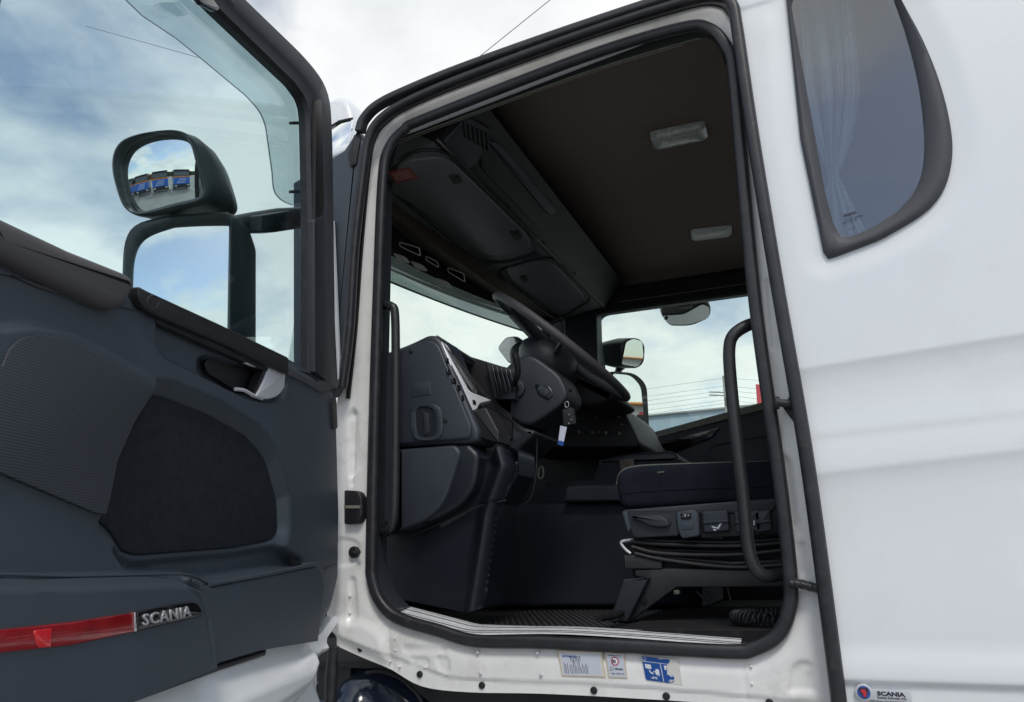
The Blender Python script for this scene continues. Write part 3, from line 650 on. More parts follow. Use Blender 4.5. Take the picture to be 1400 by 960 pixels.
# near header trim inside the door opening (dark band and its gleaming edge, the gleam put in as pale lines)
e1 = cr([(529, 228), (533, 200), (545, 184), (600, 162), (800, 89), (945, 44), (982, 50), (996, 80)], 6)
tube('inner_header_trim', T3(e1, PY(0.10), 0.0), 1, 'black', TR, prof=rc([(0.05, 0.012, .004), (0.05, -0.020, .004), (-0.02, -0.020, .004), (-0.02, 0.012, .004)], 3), fixed=True)
tube('trim_edge', T3(cr([(541, 194), (600, 172), (800, 99), (935, 58), (958, 53)], 6), PY(0.085)), 0.0022, 'pale_grey', bpy.data.objects['inner_header_trim'], n=6)
tube('trim_edge', T3(cr([(543, 197), (600, 175), (800, 102), (935, 61)], 6), PY(0.09)), 0.0014, 'pale_grey', bpy.data.objects['inner_header_trim'], n=6)
# inner pillar trims just inside the seal
tube('pillar_trim', T3([(521, 260), (517, 420), (512, 600), (511, 770), (524, 815), (545, 838)], PY(0.10)), 1, 'trimd', TR, prof=rc([(0.03, 0.018, .004), (0.03, -0.018, .004), (-0.04, -0.018, .004), (-0.04, 0.018, .004)], 3), fixed=True)
# windscreen
WS = []
for k in np.linspace(0, 1, 25):
    y = 0.10+k*1.92; c = 1-(2*k-1)**2; x = -1.36-0.34*c**0.6
    WS.append(np.array([(x-0.10, y, 2.00), (x-0.05, y, 2.4), (x+0.0, y, 2.78+0.06*c), (x+0.006, y, 2.78+0.06*c), (x-0.044, y, 2.4), (x-0.094, y, 2.0)]))
loft('windscreen', WS, 'glass2', TR, smooth=60)
# outside sun visor seen through the windscreen
vz = []; 
for k in np.linspace(0, 1, 13):
    px = 515+k*262; py = 345+k*106+6*math.sin(k*3.14); yy = 0.16+1.75*k
    lo_ = Y(px, py+10, yy); hi_ = Y(px, py-9, yy); d = np.array([-0.10, 0, 0]); vz.append(np.array([lo_+d, hi_+d, hi_+d+np.array([-.004, 0, 0]), lo_+d+np.array([-.004, 0, 0])]))
vis = loft('sun_visor', vz, 'visor', TR, smooth=40)
tube('visor_rim', [v[0] for v in vz], 0.004, 'mirrorh', vis, n=6)
hb = []
for k in np.linspace(0, 1, 13):
    px = 505+k*255; py = 311+k*118+10*math.sin(k*3.14); yy = 0.16+1.75*k
    lo_ = Y(px, py+22*(1-.45*k), yy); hi_ = Y(px, py-34+14*k, yy); hb.append(np.array([lo_, hi_, hi_+np.array([-.09, 0, 0]), lo_+np.array([-.09, 0, 0])]))
vb = loft('visor_bracket_rail', hb, 'gloss', vis, smooth=40)
for (x0, y0, x1, y1, yy) in ((546, 331, 575, 345, 0.35), (582, 350, 600, 361, 0.5), (612, 366, 636, 381, 0.62)):
    tube('marker_lamp_frame', [Y(x, y, yy-0.03) for x, y in rc([(x0, y0, 2), (x1-2, y0+8, 2), (x1, y1+5, 2), (x0+1, y0+6, 2)], 4)], 0.0018, 'pale_grey', vis, n=6, closed=True)
for (x, y, r_, yy) in ((548, 352, 6, .33), (572, 363, 5, .45), (606, 386, 5, .6)):
    slab('visor_patch', PY(yy-0.035), [(x-12, y-7, 4), (x+6, y-1, 5), (x+13, y+8, 4), (x-4, y+4, 5)], 0, 0.004, 0.001, 'pale_grey', vis)
tube('wiper_arm', [Y(732, 441, 1.2), Y(745, 443, 1.2), Y(755, 441, 1.2), Y(768, 436, 1.2)], 0.009, 'black', TR, n=8)
# --- dashboard
DE = 0.14
dpl = PY(DE)
end = [(516, 486, 6), (560, 470, 20), (588, 456, 10), (602, 462, 8), (610, 482), (655, 590, 6), (652, 603, 4), (640, 606), (516, 612)]
ecap = slab('dashboard', dpl, end, 0.0, 0.12, 0.012, 'dash', TR)
cap2 = slab('dash_side_panel', dpl, [(544, 479, 4), (585, 464, 8), (599, 470, 8), (645, 585, 6), (641, 600, 5), (544, 607, 3)], 0.008, 0.01, 0.006, 'dash', ecap)
lowp = slab('dash_lower_panel', dpl, [(545, 614, 3), (622, 608, 6), (630, 618, 8), (606, 690, 20), (580, 712, 10), (545, 726, 3)], 0.008, 0.10, 0.010, 'dash', ecap)
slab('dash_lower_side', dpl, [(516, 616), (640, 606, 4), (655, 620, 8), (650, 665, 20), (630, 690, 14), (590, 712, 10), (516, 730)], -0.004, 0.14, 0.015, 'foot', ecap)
slab('dash_edge_strip', dpl, [(519, 490, 2), (541, 482), (541, 712), (519, 716, 2)], 0.012, 0.02, 0.004, 'dash', ecap)
for x, y in ((562, 480), (609, 575)): disc('dash_screw', dpl.P(x, y, 0.009), dpl.N, 0.006, 0.005, 'black', ecap, bev=0.001, k=14)
slab('dash_blanking_cover', dpl, [(562, 524, 3), (588, 521, 3), (589, 540, 3), (562, 543, 3)], 0.0098, 0.004, 0.0015, 'dash', ecap)
# round-ended demister outlet
def ringslab(name, pl, po, pi, h, d, m, parent):
    Po, Pi = pl.ab(rc(po), h), pl.ab(rc(pi), h); n = 40
    a, b = resamp(Po, n), resamp(Pi, n)
    return loft(name, [pl.W(a, h-d), pl.W(a, h-.002), pl.W(a*.85+b*.15, h), pl.W(a*.3+b*.7, h-0.001), pl.W(b, h-.008), pl.W(b, h-d)], m, parent, (False, False))
ringslab('side_air_outlet', dpl, [(560, 552, 14), (603, 552, 16), (606, 602, 18), (562, 603, 16)], [(568, 557, 10), (591, 557, 10), (593, 597, 10), (570, 598, 10)], 0.014, 0.012, 'dash', ecap)
slab('outlet_throat', dpl, [(566, 556, 9), (593, 556, 9), (595, 598, 9), (568, 599, 9)], 0.0092, 0.003, 0, 'fabric', ecap)  # near-black plate stands in for the shade deep in the outlet
slab('outlet_flap', dpl, [(578, 562, 3), (586, 565, 3), (587, 592, 3), (580, 596, 3)], 0.0125, 0.003, 0.001, 'trimd', ecap)
# dash top running across the cab, front edge under the windscreen
def crossbar(name, prof_n, prof_f, m, parent, yn_, yf_, n=8):
    L = []
    for t in np.linspace(0, 1, n):
        L.append(np.array([Y(*a, yn_)*(1-t)+Y(*b, yf_)*t for a, b in zip(prof_n, prof_f)]))
    return loft(name, L, m, parent, smooth=35)
t0 = [Y(590, 457, 0.2), Y(602, 462, 0.2)]
L = []
for y in np.linspace(0.15, 2.0, 12):
    a = Y(592, 459, 0.15); sag = 0.03*math.sin((y-.15)/1.85*math.pi)
    L.append(np.array([(a[0]+.01, y, a[2]-.004-sag), (a[0]-.02, y, a[2]-.002-sag), (a[0]-.35, y, a[2]-0.09), (a[0]-.35, y, a[2]-0.13), (a[0]-.02, y, a[2]-.03-sag), (a[0]+.008, y, a[2]-.02-sag)]))
loft('dash_top', L, 'dash', ecap, smooth=35)
tube('dash_top_edge', [l[0]+np.array([.003, 0, 0]) for l in L], 0.004, 'pale_grey', ecap, n=6)
# main recessed face and centre of the dash
slab('instrument_binnacle', PY(0.40), [(612, 478), (700, 505), (700, 600), (660, 600), (640, 545)], 0, 0.02, 0.004, 'black', ecap)
vb2 = slab('centre_vent', PY(0.37), [(663, 495, 2), (704, 505, 3), (704, 546), (676, 546, 2)], 0, 0.03, 0.004, 'trimd', ecap)
for i in range(5): slab('vent_slat', PY(0.355), [(671+i*6, 499+i*1.5), (673.5+i*6, 499.5+i*1.5), (683+i*5.5, 540-i*2), (680.5+i*5.5, 540-i*2)], 0, 0.012, 0.001, 'gloss', vb2)
# switch panel raking back from the end cap (catches the light)
sA, sB, sC, sD = Y(604, 466, DE+.03), Y(646, 562, DE+.03), Y(672, 548, 0.42), Y(612, 480, 0.42)
SWP = Pl(Y(625, 515, 0.15), (0.80, -0.50, 0.30))
swp = slab('switch_panel', SWP, [(603, 466, 2), (612, 472, 2), (628, 502, 4), (641, 534, 6), (658, 541), (673, 547, 1), (656, 551, 3), (652, 560, 3), (641, 562, 2)], 0.0, 0.02, 0.002, 'alu', ecap)
for (x, y, s) in ((611, 492, 4), (613, 508, 4), (620, 520, 5), (626, 530, 5), (632, 544, 5), (648, 550, 4)):
    slab('dash_switch', SWP, [(x-s*.5, y-s, 1), (x+s*.6, y-s*.6, 1), (x+s*.9, y+s*.9, 1), (x-s*.2, y+s*.6, 1)], 0.003, 0.006, 0.001, 'gloss', swp)
slab('switch_bank', PY(0.16), [(646, 562, 3), (664, 556, 4), (682, 590, 3), (682, 606, 3), (657, 600, 4)], 0.0, 0.08, 0.006, 'black', ecap)
# --- steering column
SCY = 0.40
sp = PY(SCY)
col = slab('steering_column', sp, [(690, 500, 16), (722, 480, 20), (765, 512, 10), (778, 538, 14), (770, 552, 10), (742, 572, 20), (718, 586, 20), (676, 556, 12), (672, 540, 10)], 0.0, 0.14, 0.012, 'trimd', TR)
slab('column_lower_shroud', PY(SCY+.01), [(662, 548, 8), (682, 540, 8), (716, 582, 6), (735, 590, 8), (706, 618), (660, 636), (652, 606)], 0.0, 0.20, 0.015, 'trimd', col)
slab('column_seam', sp, [(676, 558), (718, 586), (718.5, 588), (675, 560)], 0.003, 0.004, 0, 'black', col)
disc('stalk_boot', sp.P(706, 532, 0.005), sp.N+np.array([0, 0, 0.0]), 0.028, 0.012, 'trimd', col, bev=0.004)
stk = [sp.P(706, 531, .01), sp.P(704, 524, .05), sp.P(708, 508, .075), sp.P(706, 492, .09), sp.P(704, 484, .095)]
stalk = tube('control_stalk', cr(stk, 5), 0.0095, 'black', col, sc=[.9]*8+[1.0]*6+[1.15]*7, n=12)
slab('column_switch', sp, [(730, 525, 4), (748, 526, 5), (758, 538, 5), (750, 548, 4), (736, 541, 5)], 0.003, 0.01, 0.002, 'gloss', col)
slab('column_switch_button', sp, [(736, 531, 2), (745, 530, 2), (751, 537, 2), (746, 543, 2), (739, 538, 2)], 0.008, 0.01, 0.002, 'trimd', col)
cyl = tube('ignition_barrel', [sp.P(748, 520, -.03), sp.P(775, 541, -.03)], 0.024, 'trimd', col)
# --- steering wheel: rim, hub bowl, spokes
wc = Y(771, 473, 0.62); e1v = Y(858, 541, 0.66)-Y(684, 414, 0.66)
RW = np.linalg.norm(e1v)/2; wu = e1v/np.linalg.norm(e1v)
vv = wc-CAM; vv -= wu*(vv@wu); vv /= np.linalg.norm(vv); wn = np.cross(wu, vv); wn = wn if wn[2] > 0 else -wn; wn = wn+0.09*vv; wn /= np.linalg.norm(wn); wv = np.cross(wn, wu)
wc = (Y(858, 541, 0.66)+Y(684, 414, 0.66))/2
wheel = tube('steering_wheel', [wc+(wu*math.cos(a)+wv*math.sin(a))*(RW-.014) for a in np.linspace(0, 2*math.pi, 72, endpoint=False)], 0.0142, 'bolster', TR, closed=True, n=14, up=wn)
def bowl(name, prof, m, parent, k=36):
    return loft(name, [np.array([wc+wn*h+(wu*math.cos(a)+wv*math.sin(a))*r for a in np.linspace(0, 2*math.pi, k, endpoint=False)]) for r, h in prof], m, parent, smooth=60)
hub = bowl('wheel_hub', [(.01, .0), (.05, -.002), (.085, -.01), (.10, -.03), (.115, -.06), (.11, -.09), (.09, -.12), (.05, -.13), (.01, -.13)], 'trimd', wheel)
for a in (0.25, math.pi-0.25, math.pi*1.5-.4, math.pi*1.5+.4):
    d = wu*math.cos(a)+wv*math.sin(a); tube('wheel_spoke', [wc+d*.07-wn*.02, wc+d*.14-wn*.02, wc+d*(RW-.02)-wn*.0], 0.018, 'trimd', wheel, ry=0.009, up=wn, n=10)
# --- instrument shroud below the wheel (dark housing behind the hub)
slab('instrument_hood', PY(0.75), [(690, 470, 20), (740, 455, 20), (850, 545, 15), (800, 560, 20), (700, 520, 20)], 0, 0.25, 0.03, 'black', TR)
# --- centre console with its raking edge
cons = slab('centre_console', PY(1.0), [(735, 545), (840, 548, 4), (853, 560, 4), (875, 606, 4), (870, 612, 4), (700, 612), (690, 560)], 0, 0.5, 0.008, 'black', TR)
tube('console_edge', T3([(846, 556), (853, 564), (874, 606)], PY(0.985)), 0.004, 'trim', cons, n=8)
for i in range(10): slab('console_vent_slat', PY(0.99), [(800+i*5.4, 547+i*.6), (801.6+i*5.4, 547+i*.6), (806+i*5.4, 560+i), (804.4+i*5.4, 560+i)], 0.004, 0.01, 0.001, 'trimd', cons)
for i in range(14): slab('console_button_glint', PY(0.99), [(770+i*6.2, 588+i*.2, .5), (774+i*6.2, 588+i*.2, .5), (775+i*6.2, 592+i*.2, .5), (771+i*6.2, 592+i*.2, .5)], 0.004, 0.01, 0.001, 'trimd' if i % 3 else 'pale_grey', cons)
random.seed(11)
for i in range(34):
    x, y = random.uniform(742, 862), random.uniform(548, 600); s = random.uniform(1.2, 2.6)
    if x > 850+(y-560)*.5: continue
    slab('console_button_glint', PY(0.985), [(x, y), (x+s*1.6, y+.2), (x+s*1.8, y+s), (x+.2, y+s)], 0.003, 0.006, 0, random.choice(['pale_grey', 'silver', 'trim', 'trimd']), cons)  # scattered flecks, mostly pale, stand in for glints on the console switches
for r_ in (556, 572): slab('console_shelf_edge', PY(0.988), [(752, r_), (848+(r_-556)*.4, r_+1), (849+(r_-556)*.4, r_+3), (752, r_+2)], 0.002, 0.01, 0.001, 'trimd', cons)
slab('red_switch', PY(0.99), [(797, 545, 1), (803, 545, 1), (805, 551, 1), (799, 552, 1)], 0.006, 0.012, 0.001, 'redink', cons)
slab('white_switch', PY(0.99), [(799, 552, 1), (805, 551, 1), (806, 557, 1), (800, 557, 1)], 0.006, 0.012, 0.001, 'white', cons)
arm = slab('console_armrest', PY(0.95), [(818, 628, 3), (860, 619), (912, 616, 6), (926, 620, 6), (928, 632, 4), (818, 640)], 0, 0.30, 0.015, 'trimd', TR)
slab('armrest_front', PY(0.94), [(818, 634), (930, 628), (935, 690), (740, 690), (745, 660), (812, 655)], -0.01, 0.32, 0.01, 'tunnel', arm)
slab('brown_patch', PY(0.93), [(846, 629), (866, 627), (868, 640), (850, 650)], 0.0, 0.012, 0.001, 'cardboard', arm)
# engine tunnel: ledge, face and the dark gap under the dash
tun = slab('engine_tunnel', PY(0.90), [(676, 694, 10), (700, 688), (905, 686), (960, 690), (960, 830), (660, 830)], 0, 0.5, 0.02, 'tunnel', TR)
slab('tunnel_ledge', PY(0.86), [(775, 664, 3), (850, 662), (940, 660), (940, 684), (770, 686)], 0, 0.3, 0.01, 'dash', tun)
slab('firewall', PY(1.42), [(560, 540), (840, 560), (872, 612), (960, 660), (1000, 830), (560, 830)], 0, 0.04, 0, 'black', TR)
box('bulkhead', (-1.76, 0.12, 1.36), (-1.40, 2.06, 1.98), 'black', TR)
# knee panel / footwell side: two mouldings with a soft vertical fold
kp = PY(0.20)
kA = kp.ab(rc([(520, 700), (590, 712, 6), (650, 668, 20), (658, 636, 10), (668, 628, 8), (688, 612, 8), (705, 612, 10), (714, 620, 10), (712, 650), (690, 690), (662, 832, 6), (640, 838, 8), (540, 818), (520, 800)]))
fold = kp.ab([(676, 600), (728, 600), (728, 650), (700, 700), (680, 850), (640, 850), (664, 700), (686, 640)])
up1 = kp.ab(rc([(596, 700, 6), (650, 672, 16), (658, 640, 8), (690, 606), (720, 606), (712, 640), (693, 684, 4), (655, 690, 20), (600, 722, 6)]))
def hk(Q):
    d = sdf(Q, fold); h = 0.035*sstep((d+0.03)/0.05)
    h -= 0.11*sstep((d-0.012)/0.075)
    h += bumpf(Q, up1, 0.007, 0.006)
    return h
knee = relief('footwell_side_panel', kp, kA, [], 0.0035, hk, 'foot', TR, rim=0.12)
tube('panel_seam', [kp.P(x, y, .02) for x, y in cr([(545, 740), (596, 718), (655, 692), (692, 684)], 5)], 0.0022, 'black', knee, n=6)
# floor covering: ribbed mat with rows of studs
fl = link('floor_mat', [(-1.4, 0.11, 1.395), (0.3, 0.11, 1.395), (0.3, 1.4, 1.395), (-1.4, 1.4, 1.395), (-1.4, 0.11, 1.37), (0.3, 0.11, 1.37), (0.3, 1.4, 1.37), (-1.4, 1.4, 1.37)], [(0, 1, 2, 3), (0, 4, 5, 1), (1, 5, 6, 2), (2, 6, 7, 3), (3, 7, 4, 0)], 'mat', TR, None)
V = []; Fc = []
for i in range(60):
    y = 0.125+i*0.014
    for (x0, x1) in ((-0.5, -0.06),):
        k = len(V); V += [(x0, y, 1.395), (x1, y, 1.395), (x1, y+.006, 1.395), (x0, y+.006, 1.395), (x0, y+.001, 1.399), (x1, y+.001, 1.399), (x1, y+.005, 1.399), (x0, y+.005, 1.399)]
        Fc += [(k+4, k+5, k+6, k+7), (k, k+1, k+5, k+4), (k+1, k+2, k+6, k+5), (k+2, k+3, k+7, k+6), (k+3, k, k+4, k+7)]
tag(link('mat_ribs', V, Fc, 'mat', fl, None), kind='stuff')
V = []; Fc = []
for i in range(25):
    for j in range(34):
        x = -0.98+i*0.018+(j % 2)*0.009; y = 0.14+j*0.02; k = len(V)
        V += [(x-.003, y-.003, 1.395), (x+.003, y-.003, 1.395), (x+.003, y+.003, 1.395), (x-.003, y+.003, 1.395), (x-.0015, y-.0015, 1.400), (x+.0015, y-.0015, 1.400), (x+.0015, y+.0015, 1.400), (x-.0015, y+.0015, 1.400)]
        Fc += [(k+4, k+5, k+6, k+7), (k, k+1, k+5, k+4), (k+1, k+2, k+6, k+5), (k+2, k+3, k+7, k+6), (k+3, k, k+4, k+7)]
tag(link('mat_studs', V, Fc, 'black', fl, None), kind='stuff')
tube('mat_edge', [Y(818, 852, .12)+(0, 0, .01), Y(838, 843, .20), Y(850, 838, .3)], 0.008, 'mat', fl, n=8)
# aluminium sill strip with ribs
sl = cr([(540, 838), (600, 854), (632, 862), (660, 863), (760, 862), (870, 868), (1012, 879)], 6)
s3 = T3([(x, y+5) for x, y in sl], PY(0.074))
zig = [(0, 0)]
for k in range(5): zig += [(.002+.008*k, .004+.0052*k), (.004+.008*k, .0072+.0052*k), (.0075+.008*k, .0078+.0052*k), (.0085+.008*k, .0065+.0052*k)]
zig += [(.05, .030), (.06, .0)]
wid = [1.0 if p[0] > -0.7 else 1.0+0.5*min(1, (-0.7-p[0])/0.2) for p in s3]
strip = loft('sill_strip', [np.array([p+np.array([0, a*q, b*q*.45]) for a, b in zig]) for p, q in zip(s3, wid)], 'alu', TR, smooth=20)
for k in (0, 1, 3):
    tube('strip_groove', [p+np.array([0, .0092*q+.008*k*q, (.0070+.0052*k)*q*.45]) for p, q in zip(s3, wid)], 0.0017, 'black', strip, n=6)
# --- grab handles
def pipe(name, pts, r, m, parent=TR, n=14): return tube(name, pts, r, m, parent, n=n)
pipe('grab_handle', cr([Y(520, 421, .12), Y(527, 417, .09), Y(535, 419, .08), Y(540, 430, .08), Y(541, 500, .08), Y(540, 620, .08), Y(538, 705, .08), Y(530, 726, .09), Y(521, 728, .12)], 6), 0.0125, 'metalk')
pipe('grab_handle', cr([Y(1042, 440, .12), Y(1022, 445, .09), Y(1003, 458, .08), Y(997, 478, .08), Y(999, 520, .08), Y(1007, 600, .08), Y(1016, 680, .08), Y(1022, 740, .08), Y(1030, 772, .08), Y(1046, 787, .09), Y(1072, 784, .12)], 6), 0.0145, 'metalk')
# --- driver's seat
SY = 0.33; se = PY(SY)
cush = slab('driver_seat', se, [(840, 660, 14), (846, 641, 16), (890, 635, 20), (1000, 631), (1100, 628), (1110, 700), (1000, 688), (900, 694, 6), (848, 697, 14)], 0, 0.50, 0.018, 'seat', TR, smooth=60)
tube('seat_piping', [se.P(x, y, .0) + np.array([0, .02, .0]) for x, y in cr([(841, 662), (846, 646), (862, 638), (900, 635), (1000, 632), (1090, 630)], 6)], 0.004, 'piping', cush, n=6)
tube('seat_seam', [se.P(x, y, .001) for x, y in cr([(843, 676), (880, 672), (960, 668), (1090, 664)], 6)], 0.0012, 'seat', cush, n=6)
tube('seat_seam', [se.P(x, y, .001) for x, y in cr([(905, 636), (902, 655), (904, 692)], 5)], 0.0012, 'seat', cush, n=6)
slab('seat_tuft', se, [(899, 645, 1), (908, 644, 1), (908, 646, 1), (899, 647, 1)], 0.002, 0.003, 0, 'piping', cush)
bk = PY(SY+.0)
back = slab('seat_backrest', PY(SY+.03), [(1075, 640, 10), (1068, 300, 40), (1120, 240, 20), (1260, 240, 20), (1250, 700, 20)], 0, 0.46, 0.05, 'seat', cush)
sideR = slab('seat_side_cover', se, [(852, 697, 3), (880, 695), (1060, 681), (1062, 690), (1056, 700, 3), (935, 704, 3), (928, 733, 4), (866, 736, 6), (858, 715, 4)], 0.02, 0.05, 0.004, 'trimd', cush)
slab('side_cover_edge', se, [(850, 699, 2), (857, 699, 2), (862, 724, 2), (858, 728, 2)], 0.024, 0.012, 0.002, 'trim', sideR)
slab('lever_recess', se, [(862, 705, 4), (905, 702, 8), (918, 708, 8), (919, 718, 4), (900, 722, 6), (868, 712, 4)], 0.0215, 0.004, 0.001, 'black', sideR)
slab('seat_lever', se, [(863, 706, 2), (900, 704, 6), (912, 710, 4), (916, 719, 3), (905, 721, 4), (888, 719, 4)], 0.034, 0.014, 0.003, 'trimd', sideR)
swu = slab('seat_switch_unit', se, [(924, 700, 4), (948, 696, 4), (955, 702, 3), (957, 733, 4), (932, 737, 4), (926, 722, 3)], 0.032, 0.03, 0.004, 'trim', sideR)
slab('rocker_switch', se, [(930, 701, 2), (944, 700, 2), (945, 709, 2), (931, 710, 2)], 0.036, 0.006, 0.002, 'gloss', swu)
text('switch_mark', '- 0 +', se, 932.5, 707.3, 0.0365, 0.010, 'white', swu, rot=0.03)
slab('switch_blank', se, [(931, 715, 2), (948, 713, 2), (949, 723, 2), (932, 725, 2)], 0.0335, 0.004, 0.001, 'trim', swu)
def rocker(x, w_, label=None):
    b = slab('seat_adjust_paddle', se, [(x, 699, 3), (x+w_, 697, 3), (x+w_+3, 726, 4), (x+3, 729, 4)], 0.03, 0.03, 0.005, 'dash', sideR)
    slab('paddle_ridge', se, [(x+1, 712, 2), (x+w_+1, 710, 2), (x+w_+2, 715, 2), (x+2, 717, 2)], 0.034, 0.01, 0.003, 'dash', b); return b
slab('paddle_surround', se, [(955, 693), (1062, 686), (1064, 730), (958, 736)], 0.012, 0.02, 0.003, 'black', sideR)
b1 = rocker(959, 36); b2 = rocker(1003, 36); b3 = rocker(1030, 23)
# seat pictogram on the first paddle: cushion, back and lumbar marks
for p in ([(973, 719), (980, 721), (980, 723), (973, 721)], [(980, 722), (984, 716), (986, 717), (982, 724)], [(975, 723), (979, 724), (979, 726), (975, 725)], [(984, 714), (987, 713), (987, 716), (985, 717)]):
    slab('seat_symbol', se, p, 0.031, 0.0012, 0, 'white', b1)
slab('seat_symbol', se, [(1030, 712), (1032, 712), (1032, 718), (1030, 718)], 0.0352, 0.0012, 0, 'white', b2)
# bellows
for k, (a, b, c, d) in enumerate((((862, 740), (900, 744), (1000, 747), (1075, 742), ), ((864, 748), (905, 757), (1000, 759), (1078, 752)), ((868, 757), (910, 766), (1000, 776), (1080, 772)))):
    slab('seat_bellows', se, [a, (a[0]+4, a[1]-7, 3), (b[0], b[1]-9), (c[0], c[1]-10), (d[0], d[1]-10), d, c, b], -0.004-0.012*(k % 2), 0.42, 0.010, 'black', cush)
    tube('bellows_rib', [se.P(x, y, .0) for x, y in cr([a, b, c, d], 6)], 0.0065, 'black', cush, n=8)
slab('seat_base', se, [(852, 744), (1085, 735), (1085, 800), (868, 792)], -0.03, 0.40, 0.01, 'black', cush)
# frame, front bracket, leg
slab('seat_rail', se, [(852, 759, 1), (905, 759), (905, 778), (853, 778, 1)], 0.0, 0.05, 0.003, 'metalk', cush)
slab('seat_rail_end', se, [(868, 779), (895, 778), (920, 777), (1090, 780), (1090, 803), (925, 803), (858, 852), (862, 830), (880, 790, 2), (868, 788)], -0.004, 0.02, 0.003, 'metalk', cush)
slab('seat_leg', se, [(852, 792, 2), (888, 789, 3), (858, 850), (832, 851)], 0.02, 0.04, 0.005, 'trimd', cush)
tube('seat_wire_handle', [se.P(x, y, .0) for x, y in cr([(862, 757), (854, 750), (849, 742), (856, 739), (866, 738)], 4)], 0.004, 'silver', cush, n=8)
slab('seat_valve', se, [(921, 807, 1), (928, 807, 1), (928, 813, 1), (921, 813, 1)], 0.0, 0.03, 0.002, 'piping', cush)
tube('air_pipe', [se.P(x, y, -.06) for x, y in cr([(952, 808), (962, 818), (970, 819), (968, 808)], 5)], 0.004, 'trimd', cush, n=8)
disc('bracket_hole', se.P(881, 821, 0.001), se.N, 0.007, 0.004, 'gloss', cush, k=14)
# coiled hose lying on the floor behind the seat
hz = []
for k in np.linspace(0, 1, 760):
    a = k*2*math.pi*38; s = k*0.5
    th = math.pi*1.05*k*1.3+0.2
    cx_, cy_ = -0.13+0.10*math.cos(th)*1.1, 0.22+0.07*math.sin(th)
    tx, ty = -math.sin(th), math.cos(th)
    rr = 0.014; hz.append((cx_+ty*rr*math.cos(a), cy_-tx*rr*math.cos(a), 1.418+rr*math.sin(a)))
hose = tube('coiled_hose', hz, 0.0026, 'metalk', None, n=6, up=(0, 0, 1))
tag(hose, 'black coiled air hose lying on the cab floor behind the seat', 'hose')
# --- key fob and tag under the column
key = slab('key_fob', PY(0.36), [(768, 560, 3), (782, 556, 3), (785, 580, 3), (770, 583, 3)], 0, 0.02, 0.003, 'black', None)
tag(key, 'black key fob hanging under the steering column with a pale blue paper tag', 'key fob')
slab('key_tag', PY(0.355), [(766, 582), (775, 584), (770, 608, 1), (763, 605, 1)], 0, 0.0015, 0, 'paper', key)
slab('key_tag_end', PY(0.353), [(764, 602), (771, 604), (769.5, 610), (762, 607)], 0, 0.0015, 0, 'blue', key)
tube('key_ring', [Y(775+2.6*math.cos(a), 553+4*math.sin(a), .36) for a in np.linspace(0, 6.283, 20, endpoint=False)], 0.0007, 'silver', key, n=6, closed=True)
for x, y in ((778, 567), (781, 574), (778, 579)): disc('fob_button', Y(x, y, .357), (0, -1, 0), 0.0025, 0.003, 'pale_grey', key, k=10)
cable = tube('loose_cable', [Y(x, y, .45) for x, y in cr([(716, 594), (726, 588), (733, 592), (734, 620), (732, 655), (726, 680), (716, 690)], 5)], 0.0014, 'trimd', None, n=6)
tag(cable, 'thin loose cable hanging beneath the dashboard beside the engine tunnel', 'cable')
tube('pedal_loop', [Y(x, y, .6) for x, y in cr([(737, 640), (741, 638), (743, 648), (740, 654), (736, 652), (737, 640)], 4)], 0.003, 'pale_grey', knee, n=6)
# ================================================================== stickers on the sill
def quad_at(name, pts, h, th, m, parent): return slab(name, FL, pts, h, th, 0, m, parent)
s1 = quad_at('type_sticker', [(762, 889), (823, 891), (828, 927), (768, 925)], 0.0112, 0.003, 'cream', frame)
SH = 0.0122
quad_at('sticker_paper', [(763.5, 890.5), (821.5, 892.3), (826.2, 925.3), (769, 923.6)], SH, 0.001, 'offw', s1)
quad_at('sticker_sheet', [(766, 893.5), (818.5, 895), (823, 923), (770.5, 922.5)], SH+.0003, 0.001, 'paper', s1)
text('sticker_heading', 'AUTOMATIK', FL, 768.5, 898.2, SH+.0004, 0.0058, 'inkb', s1, bold=0.0002, rot=-.03)
random.seed(3)
for i in range(15):
    x = 770+i*2.2 if i < 3 else 778+(i-3)*2.1; y0 = 906+random.uniform(-2, 6); 
    quad_at('printed_column', [(x+.8, y0), (x+1.4, y0), (x+3.0+.4, 921), (x+2.8, 921)], SH+.0006, 0.0005, 'ink', s1)
for i in range(7):
    x = 779+i*2.1; quad_at('printed_column', [(x, 897), (x+.7, 897), (x+1.8, 904+(i % 3)), (x+1.1, 904+(i % 3))], SH+.0006, 0.0005, 'ink', s1)
s2 = quad_at('speed_sticker', [(827, 892), (853, 893.5), (858, 928), (832, 926.5)], SH-.0005, 0.002, 'cream', frame)
quad_at('sticker_sheet', [(828.5, 893.5), (851.8, 895), (856.3, 926.3), (833.3, 925)], SH, 0.001, 'paper', s2)
c90 = FL.P(840.8, 904.2, SH+.0004)
disc('speed_ring', c90, (0, -1, 0), 0.0090, 0.0006, 'redink', s2, k=28); disc('speed_field', c90-np.array([0, .0004, 0]), (0, -1, 0), 0.0068, 0.0006, 'white', s2, k=28)
text('speed_digits', '90', FL, 837.0, 906.6, SH+.0010, 0.0100, 'ink', s2, bold=.0004, sxy=(.8, 1), rot=-.03)
text('sticker_print', 'MICHELIN 3.5 B 12', FL, 831, 895.9+.8, SH+.0002, 0.0036, 'ink', s2, rot=-.03)
ringp = FL.P(836.4, 914.3, SH+.0003); disc('print_mark', ringp, (0, -1, 0), 0.0042, 0.0004, 'ink', s2, k=18); disc('print_mark', ringp-np.array([0, .0003, 0]), (0, -1, 0), 0.0034, 0.0004, 'paper', s2, k=18)
